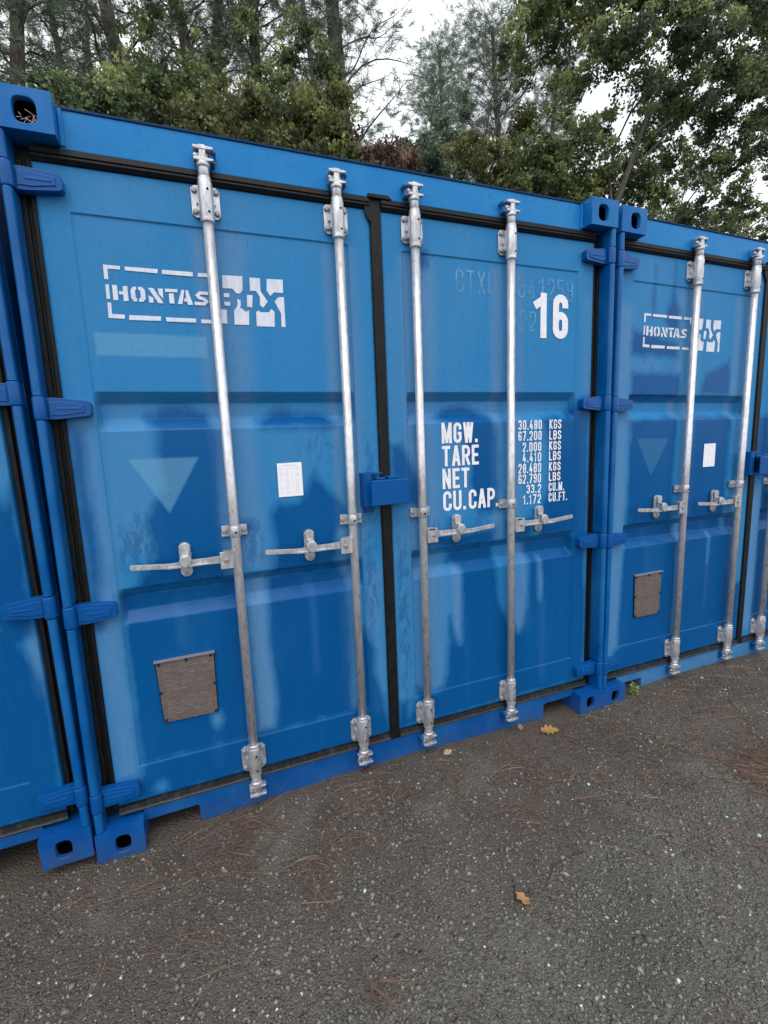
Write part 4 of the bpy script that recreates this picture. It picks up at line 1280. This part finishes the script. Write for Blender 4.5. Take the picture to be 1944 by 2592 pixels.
# fallen leaves
def oak_leaf_mesh(name, L, m, seed, lobes=4, curl=.25):
    r = random.Random(seed)
    n = lobes * 2 * 3
    up = []
    for k in range(n + 1):
        t = k / n
        env = math.sin(math.pi * min(1, t ** .8 * .97 + .02)) * .30 + .02
        w = env * (1 + .38 * math.sin(t * lobes * 2 * math.pi - .6)) * r.uniform(.92, 1.08)
        up.append((t, max(w, .015)))
    V, F = [], []
    for t, w in up:
        for sgn in (-1, -.5, 0, .5, 1):
            z = curl * (abs(sgn) * w) ** 1.3 * .9 + curl * .35 * (t - .5) ** 2 + r.uniform(-.01, .01)
            V.append(((t - .5) * L, sgn * w * L, z * L))
    for k in range(n):
        for q in range(4): F.append((k * 5 + q, k * 5 + q + 1, (k + 1) * 5 + q + 1, (k + 1) * 5 + q))
    b = len(V)
    V += [(-.5 * L, .012 * L, .0), (-.5 * L, -.012 * L, 0), (-.72 * L, -.01 * L, .03 * L), (-.72 * L, .01 * L, .03 * L)]
    F.append((b, b + 1, b + 2, b + 3))
    me = bpy.data.meshes.new(name)
    me.from_pydata(V, [], F)
    me.materials.append(m)
    for q in me.polygons: q.use_smooth = True
    return me


def leaf_mat(name, a, b):
    m, nt, p = mat(name)
    co = N(nt, 'ShaderNodeTexCoord').outputs['Object']
    f = noise(nt, co, 60, 4, .7).outputs['Fac']
    nt.links.new(mix(nt, ramp(nt, f, [(.35, 0), (.65, 1)]).outputs['Color'], a, b), p.inputs['Base Color'])
    p.inputs['Roughness'].default_value = .5
    return m


ML_Y = leaf_mat('yellow_leaf', (0.285, 0.143, 0.038), (0.390, 0.225, 0.075))
ML_O = leaf_mat('orange_leaf', (0.270, 0.128, 0.049), (0.375, 0.195, 0.083))
ML_P = leaf_mat('pale_leaf', (0.280, 0.196, 0.091), (0.434, 0.350, 0.196))
ML_B = leaf_mat('brown_leaf', (0.208, 0.104, 0.060), (0.336, 0.192, 0.120))
for px, py, L, m, seed, rot, lab in (
        (1392, 1850, .092, ML_Y, 1, -.5, 'large lobed yellow oak leaf lying beside the forklift pocket of the middle container'),
        (1322, 2274, .052, ML_O, 2, 1.9, 'orange leaf lying alone on open gravel'),
        (1135, 1914, .048, ML_P, 3, .3, 'small pale curled leaf lying under the third lock rod'),
        (1316, 1842, .045, ML_B, 4, 1.0, 'small brown leaf tucked against the sill under the fourth lock rod')):
    q = at_ground(px, py, .012)
    o = new_obj('fallen_leaf', oak_leaf_mesh('fallen_leaf', L, m, seed, 4 if seed != 2 else 2))
    o.location = (q[0], min(q[1], .03), float(ground_h(np.array(q[0]), np.array(min(q[1], .03)))) + .010)
    o.rotation_euler = (.12, -.1, rot)
    tag(o, lab, 'leaf', 'fallen leaves on the gravel')

# twigs
M_TWIG = leaf_mat('dark_twig_bark', (0.020, 0.016, 0.014), (0.05, 0.04, 0.033))
for pts, r_, lab in (([(1378, 2250), (1392, 2222), (1402, 2190), (1450, 2165), (1478, 2155)], .0022, 'dark bent twig lying on the gravel above the orange leaf'),
                     ([(1302, 2240), (1304, 2280), (1306, 2305)], .0018, 'short straight dark twig just left of the orange leaf')):
    t = MB()
    P_ = []
    for px, py in pts:
        q = at_ground(px, py, .006)
        P_.append((q[0], q[1], float(ground_h(np.array(q[0]), np.array(q[1]))) + .005))
    t.tube(P_, r_, 6)
    tag(t.build('twig', M_TWIG), lab, 'twig', 'twigs on the gravel')

# little weed by the pocket of the right container
M_WEED = leaf_mat('weed_leaf', (0.094, 0.158, 0.032), (0.187, 0.259, 0.072))
wd = empty('weed_plant', (2.700, .028, .005))
tag(wd, 'small bright green weed growing beside the corner casting of the rightmost container', 'weed')
rw = random.Random(9)
V, F = [], []
st = MB()
for k in range(46):
    a, h, d = rw.uniform(0, 6.28), rw.uniform(.010, .075), rw.uniform(.005, .040)
    c = Vector((math.cos(a) * d, math.sin(a) * d * .7, h))
    if k % 3 == 0: st.tube([(0, 0, 0), tuple(c * .6 + Vector((0, 0, -.004))), tuple(c)], .0012, 5)
    u = Vector((rw.uniform(-1, 1), rw.uniform(-1, 1), rw.uniform(-.2, .6))).normalized()
    v = u.cross(Vector((rw.uniform(-1, 1), -1, rw.uniform(0, 1)))).normalized()
    L = rw.uniform(.006, .013)
    b = len(V)
    V += [c - u * L, c + v * L * .6, c + u * L, c - v * L * .6]
    F.append((b, b + 1, b + 2, b + 3))
me = bpy.data.meshes.new('leaves'); me.from_pydata(V, [], F); me.materials.append(M_WEED)
new_obj('leaves', me, wd)
st.build('stem', M_WEED, wd)

# ------------------------------------------------------------------ trees
def foliage_mat(name, stops, trans=.45, rough=.55):
    m = bpy.data.materials.new(name); m.use_nodes = True
    nt = m.node_tree
    for n_ in list(nt.nodes): nt.nodes.remove(n_)
    out = nt.nodes.new('ShaderNodeOutputMaterial')
    av = N(nt, 'ShaderNodeAttribute', attribute_name='tone').outputs['Fac']
    c = ramp(nt, av, stops).outputs['Color']
    d = nt.nodes.new('ShaderNodeBsdfPrincipled'); nt.links.new(c, d.inputs['Base Color']); d.inputs['Roughness'].default_value = rough
    t = nt.nodes.new('ShaderNodeBsdfTranslucent'); nt.links.new(c, t.inputs['Color'])
    mx = nt.nodes.new('ShaderNodeMixShader'); mx.inputs[0].default_value = trans
    nt.links.new(d.outputs[0], mx.inputs[1]); nt.links.new(t.outputs[0], mx.inputs[2])
    nt.links.new(mx.outputs[0], out.inputs['Surface'])
    return m


F_OAK = foliage_mat('oak_foliage', [(0, (0.050, 0.075, 0.035)), (.45, (0.127, 0.181, 0.065)), (.75, (0.242, 0.278, 0.100)), (1, (0.426, 0.411, 0.160))])
F_OAKD = foliage_mat('dark_oak_foliage', [(0, (0.046, 0.066, 0.038)), (.5, (0.112, 0.160, 0.066)), (.8, (0.225, 0.281, 0.104)), (1, (0.486, 0.486, 0.205))])
F_YEL = foliage_mat('yellowing_foliage', [(0, (0.053, 0.066, 0.022)), (.45, (0.126, 0.141, 0.047)), (.75, (0.207, 0.212, 0.072)), (1, (0.319, 0.313, 0.118))])
F_RED = foliage_mat('reddish_foliage', [(0, (0.058, 0.038, 0.022)), (.5, (0.150, 0.092, 0.059)), (1, (0.277, 0.186, 0.124))])
F_PINE = foliage_mat('pine_needles', [(0, (0.039, 0.059, 0.035)), (.5, (0.108, 0.152, 0.087)), (1, (0.235, 0.295, 0.186))], .3, .5)
F_PINEF = foliage_mat('haze_paled_pine_needles', [(0, (0.054, 0.080, 0.051)), (.5, (0.131, 0.193, 0.124)), (1, (0.262, 0.339, 0.241))], .4, .5)  # lighter pine green: bloom and haze put into the leaf colour
M_BARK, nt, p = mat('pine_bark')
co = N(nt, 'ShaderNodeTexCoord').outputs['Object']
a = noise(nt, co, 14, 6, .7, (1, 1, .3)).outputs['Fac']
c = mix(nt, ramp(nt, a, [(.38, 0), (.64, 1)]).outputs['Color'], (0.035, 0.030, 0.027), (0.125, 0.105, 0.090))
nt.links.new(c, p.inputs['Base Color']); p.inputs['Roughness'].default_value = .85
bump(nt, p, a, .8, .03)
M_BARKD, nt, p = mat('oak_bark')
co = N(nt, 'ShaderNodeTexCoord').outputs['Object']
a = noise(nt, co, 18, 6, .7, (1, 1, .4)).outputs['Fac']
c = mix(nt, ramp(nt, a, [(.38, 0), (.64, 1)]).outputs['Color'], (0.022, 0.020, 0.018), (0.075, 0.066, 0.056))
nt.links.new(c, p.inputs['Base Color']); p.inputs['Roughness'].default_value = .85
bump(nt, p, a, .8, .02)


def leaves_np(r, centers, rads, per, size, flat=.75, tone0=None):
    """leaf-shaped quads scattered through clumps"""
    n = len(centers)
    idx = np.repeat(np.arange(n), per)
    m = len(idx)
    off = r.normal(0, 1, (m, 3))
    off /= np.maximum(np.linalg.norm(off, axis=1, keepdims=True), 1e-6)
    off *= (r.random((m, 1)) ** .45) * rads[idx][:, None]
    off[:, 2] *= flat
    c = centers[idx] + off
    d = r.normal(0, 1, (m, 3)); d[:, 2] -= .35
    d /= np.linalg.norm(d, axis=1, keepdims=True)
    s = np.cross(d, r.normal(0, 1, (m, 3)))
    s /= np.maximum(np.linalg.norm(s, axis=1, keepdims=True), 1e-6)
    L = size * r.uniform(.6, 1.35, (m, 1))
    V = np.stack([c - d * L * .5, c + s * L * .30 - d * L * .05, c + d * L * .5, c - s * L * .30 + d * L * .08], 1)
    F = np.arange(m * 4).reshape(m, 4)
    ct = r.uniform(.12, .8, n) if tone0 is None else tone0
    tone = np.clip(ct[idx] + r.normal(0, .16, m), 0, 1)
    return V.reshape(-1, 3), F, tone


def needles_np(r, centers, dirs, per, length, width):
    """tufts of long needles fanned round a twig end"""
    n = len(centers)
    idx = np.repeat(np.arange(n), per)
    m = len(idx)
    d = dirs[idx] * .55 + r.normal(0, .55, (m, 3)); d[:, 2] += .05
    d /= np.linalg.norm(d, axis=1, keepdims=True)
    s = np.cross(d, r.normal(0, 1, (m, 3)))
    s /= np.maximum(np.linalg.norm(s, axis=1, keepdims=True), 1e-6)
    L = length * r.uniform(.65, 1.2, (m, 1))
    c = centers[idx] - dirs[idx] * r.uniform(0, .16, (m, 1))
    V = np.stack([c - s * width * .35, c + s * width * .35, c + d * L * .6 + s * width * .5 , c + d * L + [0, 0, -.012]], 1)
    F = np.arange(m * 4).reshape(m, 4)
    tone = np.clip(r.uniform(.15, .75, n)[idx] + r.normal(0, .18, m), 0, 1)
    return V.reshape(-1, 3), F, tone


def limb(mb, a, b, r0, r1, r, sag=.12, n=6, k=6):
    a, b = np.array(a, float), np.array(b, float)
    ln = np.linalg.norm(b - a)
    w = r.normal(0, 1, (2, 3)) * ln * sag * .35
    pts = []
    for i in range(n + 1):
        t = i / n
        p_ = a + (b - a) * t + w[0] * math.sin(math.pi * t) + w[1] * math.sin(2 * math.pi * t) * .5
        p_[2] += ln * sag * .4 * math.sin(math.pi * t)
        pts.append(tuple(p_))
    mb.tube(pts, [r0 + (r1 - r0) * i / n for i in range(n + 1)], k, 0, False)
    return pts


def leafy_tree(name, label, cat, base, blobs, seed, m, leaf=.085, trunk_r=.10, bark=None, density=1.0, group=None, lean=None):
    """base (x,y); blobs: list of (x,y,z, rx, rz, clumps, leaves per clump)"""
    r = np.random.default_rng(seed)
    root = empty(name, (base[0], base[1], 0))
    O = np.array((base[0], base[1], 0.0))
    bz = np.array([q[:3] for q in blobs], float)
    top = np.array((bz[:, 0].mean(), bz[:, 1].mean(), bz[:, 2].min() - .5)) - O
    top[:2] *= .6
    cz = np.mean([q[2] for q in blobs])
    tb = MB()
    axis_pts = []
    for i in range(9):
        t = i / 8
        p_ = np.array((0, 0, -.2)) * (1 - t) + top * t
        p_[0] += .18 * math.sin(3.3 * t + seed) * t; p_[1] += .15 * math.sin(2.7 * t + seed * 2) * t
        axis_pts.append(p_)
    tb.tube([tuple(q) for q in axis_pts], [trunk_r * (1.15 - .95 * i / 8) for i in range(9)], 10, 0, False)
    C, Rd, T = [], [], []
    limbs = []
    order = r.permutation(len(blobs))
    n_main = min(len(blobs), 4)
    for oi, bi in enumerate(order):
        x, y, z, rx, rz, k, per = blobs[bi]
        b = np.array((x, y, z)) - O
        if oi < n_main:
            s_ = axis_pts[6 + oi % 3]
            lp = limb(tb, s_, b, trunk_r * .20, .010, r, .2, 8, 7)
            limbs.append(lp)
        else:
            pool = [q for lp_ in limbs for q in lp_[2:]]
            s_ = min(pool, key=lambda q: np.linalg.norm(np.array(q) - b) + .6 * max(0, q[2] - b[2]))
            lp = limb(tb, s_, b, .014, .006, r, .22, 6, 5)
            limbs.append(lp)
        cc = r.normal(0, 1, (k, 3))
        cc /= np.linalg.norm(cc, axis=1, keepdims=True)
        cc *= r.uniform(.1, 1.15, (k, 1)) ** .5
        cc = cc * np.array((rx, rx * .9, rz)) + b
        for q in cc[: k // 3]:
            jj = r.integers(3, len(lp))
            limb(tb, lp[jj], q, .006, .003, r, .25, 3, 3)
        C.append(cc); Rd.append(r.uniform(.11, .27, k)); T.append(np.clip(r.uniform(0, .88, k) ** 1.25 + .18 * (cc[:, 2] - b[2]) / rz, 0, .95))
    C, Rd, T = np.concatenate(C), np.concatenate(Rd), np.concatenate(T)
    V, F, tone = leaves_np(r, C, Rd, int(blobs[0][6] * density), leaf, .75, T)
    tb.build('trunk', bark or M_BARKD, root)
    new_obj('crown', np_mesh('crown', V, F, m, False, {'tone': ('FACE', tone)}), root)
    return tag(root, label, cat, group)


def pine_tree(label, bot, top, Y, diam, seed, crown_from, height, spread, tufts, m=None, dead=8, density=18, rise=(.15, .65), group='pines rising behind the containers'):
    """bot/top: two photo points on the trunk axis, both at depth Y"""
    r = np.random.default_rng(seed)
    a, b = at(bot[0], bot[1], Y), at(top[0], top[1], Y)
    dirv = (b - a) / (b[2] - a[2])
    dirv[:2] = np.clip(dirv[:2], -.10, .10)
    base = a - dirv * a[2]
    root = empty('pine_tree', (base[0], base[1], 0))
    ax = lambda z: dirv * z + np.array((.10 * math.sin(z * .45 + seed), .08 * math.sin(z * .38 + seed * 2), 0)) * min(1, z / 6) * .6
    off = ax(a[2])[:2] - dirv[:2] * a[2]
    tb = MB()
    zs = np.linspace(-.2, height, 16)
    rad = lambda z: max(.02, diam / 2 * (1.25 - .95 * max(z, 0) / height))
    k0 = 1.0 / (rad(a[2]) / (diam / 2))
    tb.tube([tuple(ax(z) - np.array((off[0], off[1], 0)) * (z > 0)) for z in zs], [rad(z) * k0 for z in zs], 12, 0, False)
    o3 = np.array((off[0], off[1], 0))
    for _ in range(dead):
        z = r.uniform(3.5, crown_from + 2)
        an = r.uniform(0, 6.28)
        ln = r.uniform(.5, 1.8)
        s_ = ax(z) - o3
        limb(tb, s_, s_ + np.array((math.cos(an) * ln, math.sin(an) * ln, ln * r.uniform(-.1, .45))), .018, .005, r, .2, 5, 4)
    C, D = [], []
    crown_from -= 2.6
    tufts = int(tufts * 2.2)
    nb = max(10, tufts // 22)
    for i in range(nb):
        t = (i + r.random()) / nb
        z = crown_from + (height - crown_from) * t
        an = i * 2.4 + r.uniform(-.5, .5)
        ln = spread * (1 - .65 * t) * r.uniform(.55, 1.15)
        s_ = ax(z) - o3
        e = s_ + np.array((math.cos(an) * ln, math.sin(an) * ln, ln * r.uniform(*rise)))
        lp = limb(tb, s_, e, .035 * (1.2 - t), .008, r, .2, 7, 5)
        for _ in range(tufts // nb):
            j = r.integers(2, len(lp))
            q = np.array(lp[j])
            tw = q + r.normal(0, 1, 3) * np.array((.30, .30, .22)) * (.5 + .35 * spread)
            dd = tw - q + (e - s_) * .25
            C.append(tw); D.append(dd / max(np.linalg.norm(dd), 1e-6))
            if _ % 2 == 0: limb(tb, q, tw, .008, .003, r, .1, 2, 3)
    V, F, tone = needles_np(r, np.array(C), np.array(D), int(density * 1.9), .20, .0085)
    tb.build('trunk', M_BARK, root)
    new_obj('crown', np_mesh('crown', V, F, m or F_PINE, False, {'tone': ('FACE', tone)}), root)
    return tag(root, label, 'pine tree', group)


def blob(px, py, Y, rx, rz, k, per):
    q = at(px, py, Y)
    return (q[0], q[1], q[2], rx, rz, k, per)


# pines, left to right
pine_tree('dense green pine at the far left edge of the photo', (45, 200), (62, 0), 10.5, .26, 1, 6.2, 15, 1.9, 760, None, 4, 20)
pine_tree('slim pine just right of the upper left corner casting', (172, 250), (140, 90), 15.5, .20, 2, 10.5, 17, 2.0, 420)
pine_tree('thinnest bare pine stem in the sky gap on the left', (229, 235), (224, 40), 18, .13, 3, 14.0, 20, 1.4, 240, None, 10)
pine_tree('thick pine trunk left of the first lock rod', (318, 250), (285, 80), 12, .34, 4, 11.0, 17, 2.2, 420)
pine_tree('dark leaning pine trunk above the first lock rod', (485, 190), (455, 40), 12.5, .30, 5, 11.2, 17, 2.2, 420)
pine_tree('straight grey pine trunk between the first and second lock rods', (546, 230), (549, 20), 14.5, .34, 6, 12.5, 18, 2.2, 420)
pine_tree('dark pine trunk rising from ivy-like leaves above the second lock rod', (650, 260), (638, 20), 13, .30, 7, 10.6, 17, 2.4, 560)
pine_tree('stoutest pine with reddish bark left of the bright sky gap', (868, 330), (838, 40), 11.5, .46, 8, 9.6, 16, 2.3, 520, None, 12)
pine_tree('thin dark pine stem close to the stoutest pine', (790, 180), (752, 0), 11, .13, 9, 9.4, 14, 1.4, 200)
pine_tree('open pale pine with fanned branches in the centre sky', (1262, 350), (1252, 100), 15.5, .22, 10, 8.6, 17, 3.0, 1300, F_PINEF, 22, 16, (.55, 1.15))
pine_tree('slender pine half hidden by the oaks on the right', (1394, 390), (1402, 240), 18, .22, 11, 10.5, 19, 2.6, 760, F_PINEF, 12)
pine_tree('distant hazy pine behind the open pale pine', (1120, 330), (1115, 150), 22, .22, 12, 13.5, 21, 3.4, 1300, F_PINEF, 8)

# understorey above the container roofs
UG = 'oak saplings above the container roofs'
ru = random.Random(19)
EDGE = lambda px: 262 + (px - 150) * .176


def band(x0, x1, Y, n, up, k=(9, 15)):
    out = []
    for i in range(n):
        px = x0 + (x1 - x0) * (i + ru.random()) / n + ru.uniform(-18, 18)
        py = EDGE(px) + 25 - up * ru.random() ** 1.6
        out.append(blob(px, py, Y + ru.uniform(-.6, .6), ru.uniform(.20, .46), ru.uniform(.18, .42), ru.randint(*k), 58))
    return out


def scatter(pts, Y, k=(8, 13)):
    return [blob(px + ru.uniform(-25, 25), py + ru.uniform(-25, 25), Y + ru.uniform(-.5, .5), ru.uniform(.3, .5), ru.uniform(.28, .46), ru.randint(*k), 60) for px, py in pts]


for (x0, x1, Y, n, up, extra, m, seed, lab) in (
        (120, 330, 8.0, 13, 90, [], F_OAKD, 31, 'dark green oak sapling beside the upper left casting'),
        (330, 480, 8.8, 9, 110, [(350, 60), (385, 130), (400, 30), (460, 215), (370, 210), (500, 130)], F_OAK, 32, 'tall green oak sapling between two pine trunks on the left'),
        (460, 670, 7.7, 15, 125, [(500, 250), (560, 270)], F_YEL, 33, 'olive yellow oak sapling over the first two lock rods'),
        (640, 770, 9.0, 8, 120, [(640, 190), (700, 150), (720, 215), (740, 90), (610, 60), (800, 160)], F_OAK, 34, 'leafy green oak sapling wrapped round the dark pine trunks'),
        (740, 900, 7.9, 11, 120, [(800, 270), (830, 240)], F_YEL, 35, 'yellow green oak sapling left of the centre sky gap'),
        (905, 1000, 8.0, 6, 45, [], F_RED, 36, 'reddish brown oak sapling under the centre sky gap'),
        (1000, 1180, 11, 11, 120, [(1130, 290), (1160, 250), (1100, 310)], F_PINEF, 37, 'pale green sapling under the open pale pine'),
        (1180, 1410, 9.0, 20, 110, [(1310, 300), (1330, 340), (1350, 300)], F_YEL, 38, 'ochre oak sapling standing right of the open pale pine'),
        (1390, 1520, 9.0, 11, 80, [], F_OAK, 39, 'olive oak sapling over the right top castings')):
    leafy_tree('oak_sapling', lab, 'oak tree', at((x0 + x1) / 2, EDGE((x0 + x1) / 2), Y)[:2], band(x0, x1, Y, n, up) + scatter(extra, Y + .6), seed, m, .085, .07, group=UG)
# big oaks on the right: clumps fill the upper right with small sky gaps
BG = 'large oaks on the right'
GAPS = [(1655, 90, 40), (1560, 235, 27), (1705, 335, 28), (1905, 470, 34), (1500, 335, 40), (1440, 400, 34)]
crowns = {'upper': [], 'middle': [], 'edge': [], 'top': []}
rg = random.Random(77)
for gx_ in range(1330, 2080, 62):
    for gy_ in range(-60, 600, 62):
        px, py = gx_ + rg.uniform(-34, 34), gy_ + rg.uniform(-34, 34)
        if any((px - a) ** 2 + (py - b) ** 2 < c * c for a, b, c in GAPS): continue
        if px < 1540 and 130 < py < 420 and rg.random() < .45: continue
        k = ('top' if px < 1540 else 'upper') if py < 250 else ('middle' if px < 1720 else 'edge')
        if k == 'middle' and py < 330 and px < 1500: continue
        Y = {'top': 9.4, 'upper': 7.6, 'middle': 8.3, 'edge': 8.6}[k] + rg.uniform(-.5, .5)
        crowns[k].append(blob(px, py, Y, rg.uniform(.46, .66), rg.uniform(.40, .56), rg.randint(15, 22), 60))
for k, base, m, tr, lab in (('upper', (7.4, 7.8), F_OAKD, .20, 'large dark oak overhanging the upper right corner'),
                            ('middle', (5.6, 8.6), F_OAK, .15, 'bushy green oak directly behind the paired top castings'),
                            ('edge', (9.0, 8.9), F_OAKD, .17, 'dense oak at the right edge, lower than the overhanging oak'),
                            ('top', (5.1, 9.8), F_OAK, .12, 'green oak filling the top between the pale pine and the dark oak')):
    leafy_tree('oak_tree', lab, 'oak tree', base, crowns[k], {'upper': 51, 'middle': 52, 'edge': 53, 'top': 55}[k], m, .09, tr, group=BG)
leafy_tree('oak_tree', 'lighter oak seen low through gaps beneath the right oaks', 'oak tree', (9.6, 11.5), [blob(1700, 560, 11.5, .9, .5, 22, 95), blob(1800, 580, 11.5, .9, .5, 24, 95), blob(1900, 580, 11.8, .9, .6, 24, 95), blob(1650, 520, 12, .6, .5, 12, 90)], 54, F_YEL, .09, .14, group=BG)

# dry straw caught in the upper left casting
st = MB()
rs = random.Random(4)
for _ in range(16):
    a = (rs.uniform(.066, .112), rs.uniform(.012, .05), 2.591 - .062 + rs.uniform(-.030, .012))
    b = (a[0] + rs.uniform(-.03, .03), a[1] + rs.uniform(-.008, .012), a[2] + rs.uniform(-.03, .03))
    b = (min(max(b[0], .064), .115), max(b[1], .006), min(max(b[2], 2.50), 2.555))
    st.tube([a, b], .0011, 5)
M_STRAW = leaf_mat('dry_straw', (0.30, 0.23, 0.17), (0.55, 0.47, 0.38))
tag(st.build('straw_tuft', M_STRAW), 'dry straw tuft caught in the opening of the upper left corner casting', 'straw')
